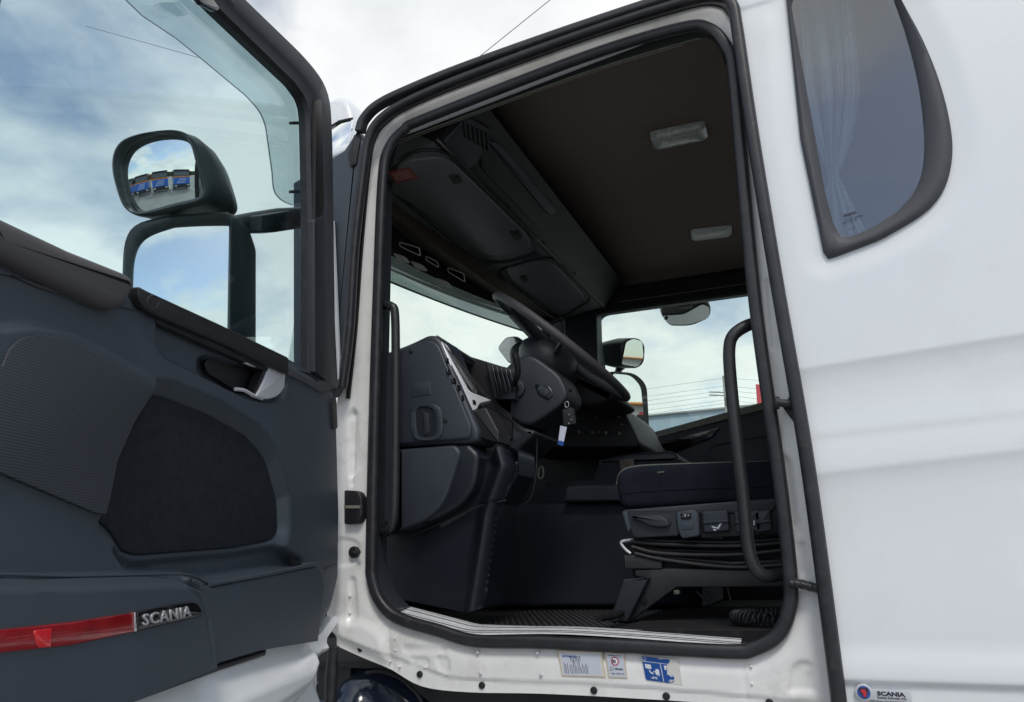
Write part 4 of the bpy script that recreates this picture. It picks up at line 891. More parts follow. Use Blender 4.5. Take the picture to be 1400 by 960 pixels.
text('sticker_print', 'L. ', FL, 835, 915.2, SH+.0006, .0045, 'ink', s2); text('sticker_print', '100 km/h', FL, 840, 915.6, SH+.0002, 0.0050, 'ink', s2, bold=.0002, rot=-.02)
text('sticker_print', 'Type  AUD 5-12', FL, 836, 921.5, SH+.0002, 0.0042, 'ink', s2, rot=-.02)
s3_ = quad_at('fuel_sticker_backing', [(877, 897.5), (927, 902), (933.5, 937), (884.5, 930)], SH-.0012, 0.001, 'offw', frame)
bsh = [(877.3, 897.6), (890, 898.8), (897, 899.6), (903, 902), (907, 901.2), (915.5, 902), (915, 905.6), (911.5, 909), (912, 922.5), (915, 923), (919, 923.2), (922, 927), (921, 932.5), (913, 933.6), (884, 929.8, 2), (882.5, 927)]
quad_at('fuel_sticker', bsh, SH, 0.001, 'blue', s3_)
def wq(p): quad_at('fuel_pictogram', p, SH+.0006, 0.0006, 'white', s3_)
wq([(878.5, 903.8), (913, 908), (913, 908.5), (878.6, 904.4)]); wq([(902, 907), (902.8, 907.1), (908, 932.6), (907.2, 932.5)])
wq([(881.2, 907.5), (889.5, 909), (890.8, 915), (882.8, 913.6)]); wq([(907.5, 910), (911.8, 910.6), (911, 913.5), (910.8, 916.2), (908.8, 916)])
wq([(886.8, 916), (888, 915.8), (890, 919), (894, 920.6), (892.6, 921.9), (889.5, 920.6)])
wq([(893, 918), (896, 917.9), (896.2, 915), (900.5, 915.2), (901.3, 919.5), (902, 922.5), (896.8, 922.8), (896, 919), (893, 919)])
for (x, y) in ((900.5, 922.8),): disc('fuel_pictogram', FL.P(x, y, SH+.0008), (0, -1, 0), 0.0026, 0.0006, 'white', s3_, k=16); disc('fuel_pictogram', FL.P(x, y, SH+.0012), (0, -1, 0), 0.0012, 0.0006, 'blue', s3_, k=12)
disc('fuel_pictogram', FL.P(881, 901, SH+.0005), (0, -1, 0), 0.0038, 0.0006, 'white', s3_, k=18); disc('fuel_pictogram', FL.P(881, 901, SH+.0009), (0, -1, 0), 0.0030, 0.0006, 'blue', s3_, k=18)
text('fuel_text', 'i', FL, 880.2, 902.8, SH+.001, .006, 'white', s3_)
text('fuel_text', '-15°C', FL, 890, 927.8, SH+.0004, .0058, 'white', s3_, bold=.0003, rot=-.08); text('fuel_text', '-20°', FL, 914.6, 931.8, SH+.0004, .0058, 'white', s3_, bold=.0003, rot=-.08)
wq([(914, 922.8), (917, 923.2), (920, 925), (918, 925.8)])
# ================================================================== step well below the sill
SW = PY(0.16)
swp_ = SW.ab([(380, 850), (470, 870), (600, 925), (760, 940), (900, 940), (1000, 1150), (380, 1150)])
w1 = SW.ab(rc([(470, 962, 20), (488, 944, 20), (512, 946, 20), (524, 990), (470, 990)])); w2 = SW.ab(rc([(380, 960), (450, 940, 10), (458, 962, 10), (455, 1000), (380, 1000)])); w3 = SW.ab(rc([(478, 915, 20), (530, 912, 30), (590, 960, 20), (620, 1010), (450, 1010), (455, 950, 10)]))
def hsw(Q): 
    a = SW.ab([(440, 960), (540, 895)]); 
    return bumpf(Q, w1, .03, .05)+bumpf(Q, w2, .03, .04)+bumpf(Q, w3, .05, .08)
relief('step_well', SW, swp_, [], 0.01, hsw, 'step', TR, rim=0.05, smooth=80)
tube('wheel_arch_edge', [Y(x, y, .09) for x, y in cr([(500, 920), (522, 918), (545, 926), (560, 938), (575, 956), (585, 990)], 6)], 0.005, 'black', bpy.data.objects['step_well'], n=8)
slab('under_sill', PY(0.12), [(440, 868), (482, 884), (560, 925), (700, 945), (880, 950), (1150, 985), (1150, 1200), (700, 1200), (590, 962), (540, 920), (480, 905), (475, 1000), (430, 1000)], 0, 0.03, 0.0, 'black', TR)
slab('dark_backing', PY(0.40), [(300, 820), (1250, 900), (1250, 1400), (300, 1400)], 0, 0.03, 0.0, 'black', TR)  # black backing sheet added to keep the space below the sill dark
tube('gaiter', [Y(456, 884, .0), Y(454, 900, .0), Y(453, 925, .0), Y(451, 960, .0), Y(450, 1000, .0)], 0.016, 'rubber', TR, sc=[1, .85, 1.1, .9, 1], n=10)
# ================================================================== corner fairing and front mirror by the near A pillar
slab('corner_fairing', PY(-0.005), [(400, 250), (470, 205), (489, 176, 4), (497, 196), (486, 300), (478, 400), (468, 520), (455, 540), (400, 560)], 0.0, 0.03, 0.008, 'trim', TR)
slab('fairing_edge', PY(-0.02), [(451, 300, 2), (455, 300, 2), (464, 518, 2), (461, 520, 2)], 0, 0.01, 0.002, 'paint', TR)
slab('mirror_mount', PY(-0.012), [(475, 212, 3), (484, 182, 4), (492, 190, 3), (486, 225, 3), (478, 228, 3)], 0, 0.02, 0.004, 'black', TR)
fm = PY(0.10)
fmir = slab('front_mirror', fm, [(415, 215), (420, 150, 30), (462, 127, 14), (478, 134, 16), (486, 170, 20), (482, 196, 14), (462, 214, 10)], 0.0, 0.10, 0.03, 'paint', TR, smooth=60)
slab('mirror_glass', fm, [(418, 200), (452, 178), (464, 166, 2), (480, 160, 3), (480, 186, 14), (462, 211, 8), (425, 218)], 0.004, 0.008, 0.002, 'mirror', fmir)
tube('mirror_trim', [fm.P(x, y, .006) for x, y in ((440, 181), (464, 166), (482, 162))], 0.004, 'black', fmir, n=8)
# ================================================================== the open door
DH = np.array([-1.2, 0, 1.7]); DN = np.array([0.973, 0.23, 0]); DP = Pl(DH, DN)
def dpx(s, z, off=0): # point on the door by distance from the hinge and height
    return DH+np.array([.23, -.973, 0])*s+np.array([0, 0, z-1.7])+DN*off
def abw(P, pl=DP): q = np.array(P)-pl.O; return (q@pl.U, q@pl.V)
def dab(pts, off=0.0):
    """photo points on the door plane; ('w', s, z) gives a point by measure where it lies outside the picture"""
    pts = rc([p for p in pts if p[0] != 'w']) if all(p[0] != 'w' for p in pts) else pts
    o = []
    for p in pts:
        if p[0] == 'w': o.append(abw(dpx(p[1], p[2]))); 
        else: o.append(tuple(DP.ab([p], off)[0]))
    return np.array(o)
# skin of the door: outer sheet with the window hole
door_out = [('w', 1.32, 2.55), ('w', 1.26, 2.66), ('w', 0.75, 2.745)]+rc([(340, 0), (430, 88, 40), (453, 128, 30), (456, 200), (460, 500), (468, 700)])[1:]+[(467, 840), (452, 862), (446, 900), (444, 960), (443, 1010), ('w', 0.3, 1.15), ('w', 1.32, 1.15)]
dwin = [('w', 1.22, 2.50), ('w', 1.17, 2.56), ('w', .93, 2.635)]+rc([(252, -16), (403, 109, 10), (425, 140, 24), (429, 300)])[1:]+[(429, 512), (300, 470), (100, 390), ('w', 1.22, 1.9)]
do, dw = dab(door_out), dab(dwin)
DOOR = slab_ab('door', Pl(DH, DN, -0.075), do, 0, 0.004, 0, 'paint', TR)
bpy.data.objects.remove(DOOR)
def ringn(name, pl, Po, Pi, hs, m, parent, n=160):
    """frame between two outlines given with heights: (t, h)"""
    A = resamp(Po, n); 
    B = np.array([nearest(a, [np.asarray(Pi)])[0] for a in A]); L = [pl.W(A*(1-t)+B*t, h) for t, h in hs]
    return loft(name, L, m, parent, (False, False), smooth=35)
# white sheet: lower inner flange of the door, moulded
dlow = dab([('w', 1.32, 1.42), (200, 930), (300, 905), (440, 868), (462, 842), (466, 848), (450, 872), (446, 905), (444, 960), (443, 1010), ('w', 0.35, 1.12), ('w', 1.32, 1.12)])
dl1 = dab([(60, 1040), (300, 955), (395, 912), (420, 890), (460, 880), (430, 905), (405, 935), (330, 985), (60, 1100)]); dl2 = dab([(415, 915), (440, 893), (470, 893), (470, 1010), (330, 1010), (400, 950)])
dl3 = dab([(-300, 1120), (0, 1035), (170, 975), (300, 930), (420, 895), (440, 960), (440, 1300), (-300, 1300)])
def hdl(Q): return bumpf(Q, dl3, .035, .07)+bumpf(Q, dl1, .010, .02)-bumpf(Q, dl2, .018, .02)
DOOR = relief('door', Pl(DH, DN, -0.005), dlow, [], 0.005, hdl, 'paint', TR, rim=0.05)
DOOR['label'] = 'driver door swung open toward the camera with grey trim'
dfo = dab([('w', 1.32, 2.55), ('w', 1.26, 2.66), ('w', 0.75, 2.745)]+rc([(340, 0), (430, 88, 40), (453, 128, 30), (456, 200), (460, 500), (464, 540, 10)])[1:]+[(440, 540), (405, 520), (300, 478), (188, 425), (60, 400), ('w', 1.32, 1.93)])
ringn('door_window_frame', DP, dfo, dw, ((0, -0.07), (0, -0.008), (0.12, 0.004), (0.55, 0.004), (0.66, -0.002), (0.72, -0.006), (0.98, -0.010), (1.0, -0.030)), 'rubber2', DOOR)
ringn('window_seal', DP, dw, inset(dedupe(dw if area(dw) > 0 else dw[::-1]), 0.007), ((0, -0.004), (.5, -0.010), (1, -0.014), (1, -0.032)), 'rubber', DOOR)
slab_ab('door_outer_skin', Pl(DH, DN, -0.072), inset(do if area(do) > 0 else do[::-1], 0.002)*1.0, 0, 0.003, 0, 'paint', DOOR) if False else None
osk = dab([('w', 1.32, 1.95), (100, 420), (300, 505), (430, 560), (462, 560), (467, 700), (467, 840), (446, 900), (444, 1010), ('w', 0.35, 1.12), ('w', 1.32, 1.12)])
slab_ab('door_outer_skin', DP, osk, -0.065, 0.004, 0, 'paint', DOOR)
gl = slab_ab('door_glass', DP, inset(dedupe(dw if area(dw) > 0 else dw[::-1]), -0.004), -0.035, 0.005, 0, 'glass', DOOR)
# channel of the window guide on the hinge side
slab('window_guide', DP, [(432, 136, 5), (440, 136, 6), (443, 280), (440, 300, 3), (433, 306, 3), (431, 300)], 0.0045, 0.012, 0.001, 'black', DOOR)
slab('window_guide_lower', DP, [(430, 300, 3), (443, 294), (449, 522), (431, 508)], 0.006, 0.02, 0.004, 'trimd', DOOR)
slab('upper_corner_catch', DP, [(268, -4), (290, -4), (302, 12, 4), (296, 16, 3), (276, 6, 3)], 0.006, 0.01, 0.003, 'gloss', DOOR)
# clear wind deflector outside the glass
wd = [(60, -95), (172, 0), (195, 22), (240, 52), (275, 80), (335, 130), (354, 150, 12), (363, 170, 12), (372, 235), (374, 262, 12), (384, 274, 12), (400, 281, 6), (414, 276), (414, 140, 20), (393, 112, 10), (150, -95)]
defl = slab('wind_deflector', DP, wd, -0.055, 0.003, 0, 'acryl', DOOR)
tube('deflector_edge', [DP.P(x, y, -0.055) for x, y in rc([(60, -95), (172, 0), (195, 22), (240, 52), (275, 80), (335, 130), (354, 150, 12), (363, 170, 12), (372, 235), (374, 262, 12), (384, 274, 12), (400, 281)])], 0.0011, 'trimd', defl, n=6)
for y in (168, 262): slab('deflector_clip', DP, [(399, y-2, 1), (414, y-2), (414, y+2), (399, y+2, 1)], -0.045, 0.008, 0.001, 'black', defl)
# moulded inner trim
Z40, Z20 = 0.050, 0.024
trim_o = np.vstack((dab([('w', 1.32, 2.07)]), dab([(0, 297), (100, 350), (188, 393), (300, 443), (405, 493), (458, 524, 14), (464, 560, 12), (468, 700), (467, 790), (458, 828), (440, 866, 14), (425, 876)], 0.0), dab([(360, 889), (304, 906), (170, 958), (0, 1015)], 0.03), dab([('w', 1.32, 1.22)])))
spk = dab([(-160, 470), (-60, 440, 20), (0, 449), (40, 444, 16), (100, 455), (200, 512), (217, 528, 10), (200, 560), (165, 620), (146, 670), (140, 706, 6), (120, 704), (0, 652), (-160, 590)])
fab = dab([(218, 532), (240, 535), (300, 560), (350, 590), (375, 618, 20), (392, 680), (394, 728, 14), (384, 744, 16), (330, 756), (200, 768, 10), (180, 762, 8), (165, 735, 14), (146, 718), (145, 680), (160, 630), (190, 575)])
arm1 = dab([(-200, 800), (0, 783), (85, 786), (230, 783), (262, 786), (285, 798), (300, 830), (306, 904), (306, 960), (-200, 1150)], Z40)
arm2 = dab([(270, 790), (288, 800), (412, 776), (440, 772, 10), (446, 800), (436, 880), (300, 930), (290, 860)], Z20)
trench = dab([(160, 752), (200, 770), (330, 758), (385, 748), (412, 768), (414, 774), (380, 780), (285, 797), (262, 786), (205, 783), (175, 775)])
tray = dab(rc([(300, 779, 4), (360, 766, 6), (372, 762, 3), (400, 763, 4), (400, 772, 3), (350, 781, 6), (300, 792, 5)]))
hnd = dab(rc([(215, 442, 4), (235, 436), (300, 470), (394, 520, 6), (390, 545, 14), (372, 552, 14), (340, 545, 10), (224, 488, 14), (215, 470, 10)]))
cup = dab(rc([(277, 492, 8), (290, 486, 6), (330, 497), (368, 503, 6), (362, 530, 10), (350, 540, 10), (318, 534, 8), (280, 510, 8)]))
gl1 = dab([(-200, 815), (0, 806.5), (90, 806.5), (230, 801), (258, 805), (274, 818), (284, 848), (291, 905), (294.5, 905), (287.5, 847), (277, 816), (260, 802), (230, 797.5), (90, 803), (0, 803), (-200, 811)], Z40)
def htrim(Q):
    h = np.zeros(len(Q)); d0 = sdf(Q, trim_o)
    h += 0.012*sstep(d0/0.03)-0.012
    h -= bumpf(Q, fab, 0.030, 0.045)
    h += bumpf(Q, spk, 0.009, 0.018)
    d = sdf(Q, arm1); h = np.maximum(h, 0)*0+h+np.where(d > -0.02, 1, 0)*(Z40-h)*sstep(d/0.024+0.15)
    d2 = sdf(Q, arm2); k2 = sstep(d2/0.014+0.5)*(1-sstep(d/0.02+0.4)); h = h+(Z20-h)*k2
    h -= bumpf(Q, trench, 0.030, 0.022)*(1-k2)*(1-sstep(d/0.02+0.4))
    h -= bumpf(Q, hnd, 0.012, 0.010); h -= bumpf(Q, cup, 0.03, 0.008)
    h -= bumpf(Q, gl1, 0.004, 0.003)
    return h
trimo = relief('door_trim', DP, trim_o, [], 0.0036, htrim, 'trim', DOOR, rim=0.04, smooth=60)
bol = slab_ab('padded_bolster', DP, np.vstack((dab([('w', 1.32, 2.085)]), dab(rc([(0, 293), (100, 341), (176, 372, 8), (188, 380, 12), (184, 408, 14), (170, 424, 14), (150, 420, 14), (0, 346)]), .03)[:-1], dab([(0, 346)], .03), dab([('w', 1.32, 2.02)]))), 0.03, 0.035, 0.018, 'bolster', DOOR, smooth=60)
slab_ab('speaker_grille', DP, np.vstack((dab([(-160, 490)], .012), dab(rc([(0, 500), (8, 478, 10), (28, 460, 14), (60, 458), (110, 474), (190, 516), (206, 528, 8), (205, 538, 6), (180, 580), (158, 630), (148, 680), (142, 704, 5), (128, 702), (0, 648)]), .008), dab([(-160, 590)], .012))), 0.0125, 0.008, 0.002, 'grille', trimo)
f_in = inset(dedupe(fab if area(fab) > 0 else fab[::-1]), 0.010)
slab_ab('fabric_inset', DP, f_in, -0.019, 0.012, 0.004, 'fabric', trimo)
slab('handle_ledge', DP, [(189, 391, 4), (202, 398), (300, 443), (395, 489, 3), (395, 512, 3), (300, 468), (215, 432), (199, 422, 8), (190, 410, 8)], 0.016, 0.025, 0.003, 'black', trimo)
tube('ledge_cap', [DP.P(209+8*math.cos(a), 413+9*math.sin(a), .016) for a in np.linspace(0, 6.283, 24, endpoint=False)], 0.0012, 'trimd', trimo, n=6, closed=True)
slab('ledge_gap_shade', DP, [(214, 432), (300, 470), (392, 516), (370, 510), (300, 480), (216, 442)], 0.004, 0.02, 0.001, 'black', trimo)  # black strip stands in for the dark gap beneath the ledge
slab('cup_hollow', DP, [(279, 494, 8), (290, 489, 6), (360, 505, 4), (352, 538, 8), (320, 532, 8), (282, 509, 8)], -0.028, 0.003, 0, 'black', trimo)
# inner door lever, satin silver: a hooked plate
leva = slab('door_lever', DP, [(368, 502, 3), (391, 511, 2), (389, 530), (382, 541, 8), (366, 547, 8), (350, 542, 4), (357, 530, 6), (364, 514)], 0.006, 0.016, 0.003, 'silver', trimo)
tube('lever_arm', [DP.P(x, y, .0) for x, y in cr([(334, 495), (345, 499), (362, 503), (372, 506)], 4)], 0.004, 'silver', leva, n=8)
tube('lever_arm', [DP.P(x, y, .0) for x, y in cr([(322, 532), (334, 534), (345, 540), (358, 545)], 4)], 0.004, 'silver', leva, n=8)
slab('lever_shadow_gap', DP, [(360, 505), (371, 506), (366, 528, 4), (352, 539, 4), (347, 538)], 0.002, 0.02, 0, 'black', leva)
tube('pocket_rim', [DP.P(x, y, Z20-.002) for x, y in cr([(287, 799), (320, 793), (370, 784), (412, 775), (434, 770)], 5)], 0.0045, 'trim', trimo, n=8)
slab('pocket_end_wall', DP, [(400, 764), (414, 770), (402, 774)], 0.0, 0.01, 0.001, 'black', trimo)
disc('lock_opening', DP.P(457, 564, .004), DN, 0.001, 0.004, 'black', trimo)
slab('lock_rosette', DP, [(452, 546, 4), (460, 543, 4), (462, 586, 4), (455, 588, 4)], 0.004, 0.006, 0.001, 'black', trimo)
slab('trim_seam', DP, [(444, 776), (461, 770), (461, 772), (444, 778)], 0.002, 0.006, 0, 'black', trimo)
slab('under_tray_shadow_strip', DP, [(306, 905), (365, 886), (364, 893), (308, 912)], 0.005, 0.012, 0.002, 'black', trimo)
tube('bottom_seal', [DP.P(x, y, .004) for x, y in ((-40, 1032), (150, 966), (300, 912), (360, 893))], 0.006, 'rubber', DOOR, n=8)
tube('armrest_bead', [DP.P(x, y, .012) for x, y in cr([(-60, 793), (0, 786), (85, 788), (160, 787), (232, 785), (262, 787), (284, 798)], 6)], 0.0022, 'trim', trimo, n=8)
# red reflector and badge
ref = slab('reflector', DP, [(-120, 872), (0, 861), (100, 850), (185, 837), (185, 864), (100, 882), (0, 893), (-120, 905)], Z40+.003, 0.01, 0.002, 'red', trimo)
slab('reflector_lamp', DP, [(46, 862, 6), (71, 859), (70, 885), (52, 886, 6)], Z40+.0045, 0.008, 0.001, 'redhot', ref)
slab('reflector_divider', DP, [(184.5, 837), (187.5, 836.5), (187.5, 863.5), (184.5, 864)], Z40+.005, 0.01, 0.001, 'chrome', ref)
bdg = slab('badge_panel', DP, [(188, 836.5), (245, 825, 8), (268, 822, 10), (276, 832, 5), (277, 842, 3), (188, 863.5)], Z40+.003, 0.01, 0.002, 'gloss', trimo)
def btext():
    pl = Pl(DH, DN); a = pl.ab([(194, 855.5)], Z40+.004)[0]; b = pl.ab([(260, 842)], Z40+.004)[0]; c = pl.ab([(194, 840)], Z40+.004)[0]
    cu = bpy.data.curves.new('badge_lettering', 'FONT'); cu.body = 'SCANIA'; cu.size = 1; cu.extrude = 0.02; cu.offset = 0.010; cu.bevel_depth = 0.004; cu.space_character = 1.12; cu.resolution_u = 2
    t = bpy.data.objects.new('t', cu); C.objects.link(t); me = bpy.data.meshes.new_from_object(t.evaluated_get(bpy.context.evaluated_depsgraph_get())); bpy.data.objects.remove(t)
    co = np.zeros(len(me.vertices)*3); me.vertices.foreach_get('co', co); co = co.reshape(-1, 3); w_ = co[:, 0].max(); hh = 0.70
    ab = a+(co[:, :1]/w_)*(b-a)+(co[:, 1:2]/hh)*(c-a)
    W = pl.W(ab, Z40+.005+co[:, 2]*0.06); ctr = (W.min(0)+W.max(0))/2; me.vertices.foreach_set('co', (W-ctr).ravel()); me.materials.clear(); me.materials.append(M['badge']); me.update()
    o = bpy.data.objects.new('badge_lettering', me); C.objects.link(o); place(o, ctr, bdg)
btext()
# ================================================================== mirrors on the door
def mirror_unit(name, ctr_px, dist, rdir, glass_px, rim_px, depth_loops, R_=None, label=None, gm='mirror'):
    d = ray(*ctr_px); c = CAM+d/np.linalg.norm(d)*dist; r = np.array(rdir, float); r /= np.linalg.norm(r)
    nrm = r-d/np.linalg.norm(d); pl = Pl(c, nrm)
    P = pl.ab(rc(rim_px, 8)); P = resamp(P, 72); G = pl.ab(rc(glass_px, 8)); Gr = resamp(G, 72)
    if area(P) < 0: P = P[::-1]
    A = P; Bc = np.array([nearest(a, [G])[0] for a in A])
    cc = P.mean(0); L = [pl.W(Bc, -0.016), pl.W(Bc*.97+A*.03, -0.006), pl.W(Bc*0.85+A*.15, 0.0), pl.W(Bc*.4+A*.6, 0.006), pl.W(Bc*.1+A*.9, 0.002), pl.W(A, -0.01)]
    for dep, s, ox, oy in depth_loops: L.append(pl.W(cc+(A-cc)*s+np.array([ox, oy]), -dep))
    sh = loft(name, L, 'mirrorh', DOOR, (False, True), smooth=50, label=label)
    gc = G.mean(0)
    def hm(Q):
        q = Q-gc; r2 = (q**2).sum(1); return (np.sqrt(np.maximum(R_**2-r2, 0))-R_) if R_ else np.zeros(len(Q))
    G = dedupe(G if area(G) > 0 else G[::-1]); relief('mirror_glass', pl, inset(G, -0.004), [], 0.004, lambda Q: hm(Q)-(0.003 if R_ and R_ < 1 else .006), gm, sh, rim=0.004, smooth=180)
    return sh, pl
ml, mp_ = mirror_unit('main_mirror', (260, 375), 1.88, (0.0, -1, 0.42), [(178, 400), (181, 345, 30), (196, 322, 20), (235, 308), (312, 301, 4), (309, 470), (200, 470, 10)],
   [(166, 400), (168, 330, 24), (182, 304, 24), (230, 294), (312, 288, 6), (320, 296, 4), (318, 490), (180, 490, 20)],
   [(0.02, 1.0, 0.01, 0), (0.05, .96, 0.025, 0.0), (0.08, .8, 0.05, -.01), (0.10, .5, .05, -.01)], R_=1.4)
mw, wp_ = mirror_unit('wide_angle_mirror', (217, 237), 1.98, (-0.06, -1, 0.03), cr([(163, 232), (165, 214), (177, 197), (200, 186), (234, 180), (250, 185), (259, 197), (266, 222), (273, 250), (274, 262), (266, 270), (240, 276), (205, 286), (188, 289), (177, 281), (168, 258)], 4, True),
   cr([(153, 230), (156, 206), (170, 190), (200, 181), (238, 178), (258, 184), (269, 200), (278, 225), (286, 252), (287, 268), (276, 278), (240, 287), (205, 295), (184, 294), (168, 282), (158, 255)], 4, True),
   [(0.03, 1.0, 0.01, 0.0), (0.08, .95, 0.025, -0.008), (0.12, .85, 0.035, -.018), (0.155, .6, .04, -.03), (0.165, .3, .04, -.035)], R_=0.37)
tube('mirror_arm', [DP.P(x, y, o_) for x, y, o_ in ((305, 312, -.20), (345, 304, -.16), (380, 298, -.12), (415, 296, -.07))], 0.026, 'mirrorh', DOOR, n=14)
tube('mirror_bracket', [wp_.P(228, 284, -.09), (wp_.P(236, 292, -.09)+mp_.P(244, 300, -.05))/2, mp_.P(250, 306, -.05)], 0.024, 'mirrorh', DOOR, n=12)
slab('arm_cover', DP, [(357, 294, 3), (392, 288, 3), (413, 286), (413, 312), (375, 318, 4), (357, 318, 3)], -0.085, 0.03, 0.006, 'mirrorh', DOOR)
# ================================================================== mirrors on the far side
def shell(name, pl, rim, depth, m, gm, glass_px, parent=TR, sh=(0, 0)):
    P = resamp(pl.ab(rc(rim, 8)), 48); cc = P.mean(0); L = [pl.W(cc+(P-cc)*.9, -0.004), pl.W(cc+(P-cc)*.97, 0.0), pl.W(P, -0.008), pl.W(cc+(P-cc)*1.0+np.array(sh)*.4, -depth*.4), pl.W(cc+(P-cc)*.8+np.array(sh), -depth*.85), pl.W(cc+(P-cc)*.4+np.array(sh), -depth)]
    o = loft(name, L, m, parent, smooth=50); slab('mirror_glass', pl, glass_px, 0.002, 0.004, 0.0, gm, o); return o
def mplane(px, y, rdir):
    c = Y(*px, y); d = c-CAM; d /= np.linalg.norm(d); r = np.array(rdir, float); r /= np.linalg.norm(r); return Pl(c, r-d)
FM = mplane((865, 480), 2.28, (0.95, 0.30, 0.04))
m1 = shell('far_wide_mirror', FM, [(848, 470, 4), (856, 462, 6), (874, 462, 6), (882, 472, 6), (881, 496, 8), (872, 504, 6), (850, 502, 4)], 0.16, 'mirrorh', 'mirror', [(856, 468, 3), (866, 463, 4), (878, 467, 4), (880, 490, 6), (872, 502, 5), (850, 498, 3)], sh=(-.05, 0))
FM2 = mplane((865, 560), 2.26, (0.93, 0.50, 0.05))
m2 = shell('far_main_mirror', FM2, [(836, 507, 6), (870, 510, 10), (885, 525, 10), (889, 600, 6), (850, 615), (836, 600)], 0.07, 'mirrorh', 'mirror', [(838, 511, 3), (862, 513, 8), (876, 528, 8), (883, 598, 3), (850, 610), (840, 600)])
tube('far_mirror_arm', [Y(858, 495, 2.36), Y(846, 505, 2.36), Y(842, 520, 2.34)], 0.02, 'mirrorh', m2, n=10)
KM = mplane((938, 430), 2.30, (0.2, 0.35, -0.9))
m3 = shell('kerb_mirror', KM, [(903, 430, 6), (906, 420, 5), (935, 412, 8), (965, 411, 5), (972, 418, 5), (972, 434, 8), (945, 446, 10), (915, 446, 6)], 0.09, 'mirrorh', 'mirror', [(905, 432, 3), (935, 430, 6), (960, 416, 4), (970, 420, 4), (970, 434, 6), (943, 444, 8), (915, 444, 5)])
slab('mirror_foot', PY(2.2), [(924, 408), (946, 406), (944, 418), (926, 420)], 0, 0.05, 0.003, 'black', m3)
disc('mirror_bolt', Y(911, 435, 2.19), (0, -1, 0), 0.013, 0.01, 'chrome', m3, bev=.003)
m4 = slab('front_corner_mirror', PY(1.75), [(678, 475, 6), (690, 460, 6), (706, 458, 6), (718, 470, 4), (712, 498), (694, 496, 6)], 0, 0.10, 0.02, 'mirrorh', TR)
slab('mirror_glass', PY(1.745), [(680, 475, 6), (690, 463, 5), (702, 461, 3), (706, 470), (700, 496, 3), (692, 492, 6)], 0.0, 0.006, 0.001, 'lamp', m4)  # pale lens colour stands in for the bright reflection in this mirror
# ================================================================== overhead wires
w1_ = tube('overhead_wire', [Pl((0, 8, 0), (0, -1, 0)).P(x, y) for x, y in ((640, 90), (655, 78), (752, 0), (900, -120))], 0.006, 'black', None, n=6)
tag(w1_, 'thin dark wire running up into the white sky above the door opening', 'wire')
w2_ = tube('overhead_wire', [PY(8).P(x, y) for x, y in ((118, 36), (190, 56), (272, 79))], 0.006, 'black', None, n=6)
tag(w2_, 'short thin dark cable seen high up through the glass of the open door', 'wire')
# ================================================================== beyond the cab on the far side
wh = empty('warehouse', (10, 50, 0), 'long pale blue grey warehouse far beyond the passenger window', 'warehouse')
za = PY(45).P(900, 566)[2]; zb = PY(45).P(1040, 561)[2]
box('wall', (-60, 45, 0), (40, 80, za-0.12), 'wall', wh, bev=0.02); box('roof_edge', (-60.2, 44.8, za-0.12), (40.2, 80, za), 'wall2', wh, bev=0.05)
for i in range(26): box('cladding_joint', (-59.9+i*3.8, 44.96, 0.2), (-59.82+i*3.8, 44.995, za-.35), 'wall2', wh, bev=0)
pole = empty('utility_pole', tuple(PY(30).P(991, 640)*np.array([1, 1, 0])), 'tall thin utility pole with a crossarm beyond the passenger window', 'utility pole')
pb_ = PY(30).P(992, 600); pt = PY(30).P(989, 514)
tube('pole_shaft', [(pb_[0], 30, 0), (pt[0], 30, pt[2])], 0.07, 'concrete', pole, n=10, sc=[1.3, 0.7])
for y in (537, 541): p = PY(30).P(990, y); tube('crossarm', [p+(-.6, 0, 0.1), p+(.3, 0, -.05)], 0.03, 'concrete', pole, n=6)
p = PY(30).P(993, 544); tube('pole_box', [p, p+(0, 0, -.35)], 0.09, 'cardboard', pole, n=8)
for i, (ya, yb) in enumerate(((530, 513), (540, 524), (546, 530), (559, 543), (564, 548), (552, 536))):
    t_ = tube('power_line', [PY(30).P(870, ya+4), PY(30).P(930, (ya+yb)/2+4), PY(30).P(990, yb+4)]+[PY(30).P(1080, yb+10+i)], 0.0055, 'mirrorh', None, n=5)
    tag(t_, ('', 'topmost but one of the faint power lines strung to the utility pole', 'power line third from the top among those on the utility pole', 'lowest but one of the faint power lines beyond the passenger window', 'lowest of the faint power lines just above the warehouse roof', 'fourth power line from the top on the utility pole beyond the window')[i] if i else 'topmost of the faint power lines strung to the utility pole', 'power line', 'power lines strung to the utility pole')
sg = slab('red_sign', PY(28), [(1033, 525), (1050, 527), (1053, 620), (1040, 620)], 0, 0.4, 0.03, 'signred', None)
tag(sg, 'red upright sign standing beyond the cab behind the grab handle', 'sign')
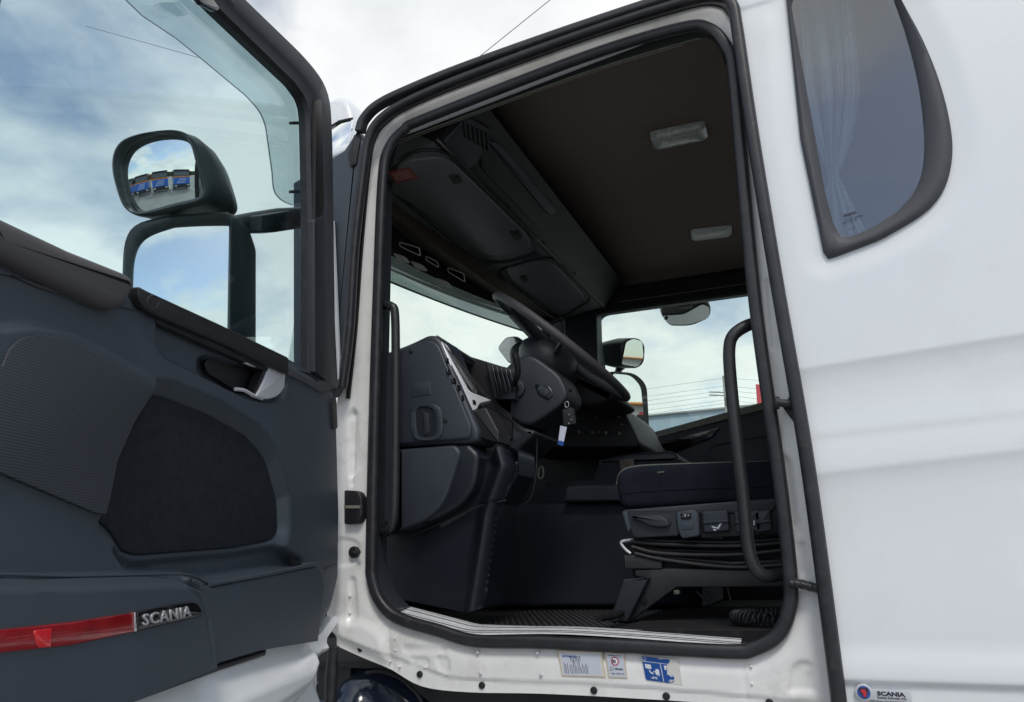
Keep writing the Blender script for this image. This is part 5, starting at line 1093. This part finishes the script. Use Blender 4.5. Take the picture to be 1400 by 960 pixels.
# ================================================================== trucks parked behind the camera (seen in the wide mirror)
def parked(name, loc, label, body, band, rz=0.0, group=None, tank=None):
    x, y, z = loc; e = empty(name, loc, label, 'truck', group)
    def bx(n, lo, hi, m, bev=0.05): return box(n, (x+lo[0], y+lo[1], z+lo[2]), (x+hi[0], y+hi[1], z+hi[2]), m, e, bev=bev)
    bx('lower_cab', (-1.25, -2.2, 0.9), (1.25, 0, 1.95), body, .08)
    bx('upper_cab', (-1.2, -2.2, 2.1), (1.2, -0.08, 3.15), 'mirrorh' if body == 'tblue' else body, .12)
    bx('stripe', (-1.26, -2.2, 1.95), (1.26, 0.01, 2.12), band, .02)
    bx('windscreen', (-1.1, -0.1, 2.2), (1.1, -0.05, 2.9), 'dglass', .08)
    bx('sun_visor', (-1.15, -0.1, 2.92), (1.15, 0.15, 3.05), 'black', .03)
    bx('bumper', (-1.25, -0.6, 0.35), (1.25, 0.08, 0.9), 'trimd', .06)
    for i in range(4): bx('grille_bar', (-0.8+.15*i, 0.0, 1.1+i*.2), (0.5+.08*i, 0.03, 1.16+i*.2), 'white', .01)
    for s in (-1, 1):
        bx('headlight', (s*.95-.2, 0.05, .6), (s*.95+.2, .11, .82), 'chrome', .04)
        tube('wheel', [(x+s*1.2-.15*s, y-1.3, z+.5), (x+s*1.2+.05*s, y-1.3, z+.5)], 0.5, 'rubber', e, n=16)
        bx('door_mirror', (s*1.42-.1, -0.35, 2.1), (s*1.42+.1, -.2, 2.8), 'black', .03)
    if tank: bx('load_body', (-1.25, -8, 1.2), (1.25, -2.5, 3.4), tank, .2)
    return e
def copytree(e, delta, label):
    c = e.copy(); C.objects.link(c); place(c, POS[e.name]+Vector(delta)); c['label'] = label
    for k in e.children: dup(k, delta, c)
    return c
tk = parked('parked_truck', (-2.2, -11.8, 0), 'blue truck with orange stripe, largest of the row reflected in the round topped mirror', 'tblue', 'orange', group='blue and orange trucks parked in a row')
tlabs = ['blue and orange truck reflected second from the right edge of the upper mirror', 'blue and orange truck reflected at the right edge of the upper mirror', 'blue and orange truck third from the right in the mirror reflection', 'blue and orange truck cut off at the left edge of the upper mirror reflection', 'smallest blue and orange truck at the left end of the mirror reflection']
tk['label'] = tlabs[0]
copytree(tk, (3.3, 0.2, 0), tlabs[1])
for i in range(2): copytree(tk, (-3.3*(i+1), -0.5*(i+1), 0), tlabs[2+i])
tnk = box('load_container', (-4.6, -21, 1.5), (-3.9, -17.2, 3.2), 'orange', None, bev=0.3); tag(tnk, 'orange cylinder shaped load body between two blue trucks in the mirror', 'container')
for i in range(8): tag(box('bay_marking', (-13.8+i*3.3, -18.0, 0.004), (-13.68+i*3.3, -10.5, 0.008), 'line', None, bev=0), kind='structure')
hed = box('far_hills', (-150, -130, 0), (150, -120, 7), 'foliage', None, bev=2); tag(hed, kind='structure')
# building and red truck reflected in the far mirror
wb = empty('workshop_building', (45, 40, 0), 'grey workshop with an orange roof edge reflected in the far door mirror', 'building')
box('wall', (34, 22, 0), (75, 50, 4.6), 'wall2', wb, bev=.05); box('roof_edge', (33.6, 21.6, 4.6), (75, 50, 4.72), 'orange', wb, bev=.05)
rt_ = parked('red_truck', (13.8, 11.6, 0), 'red truck reflected at the bottom of the far door mirror', 'tred', 'tred'); rt_.rotation_euler = (0, 0, R(140))
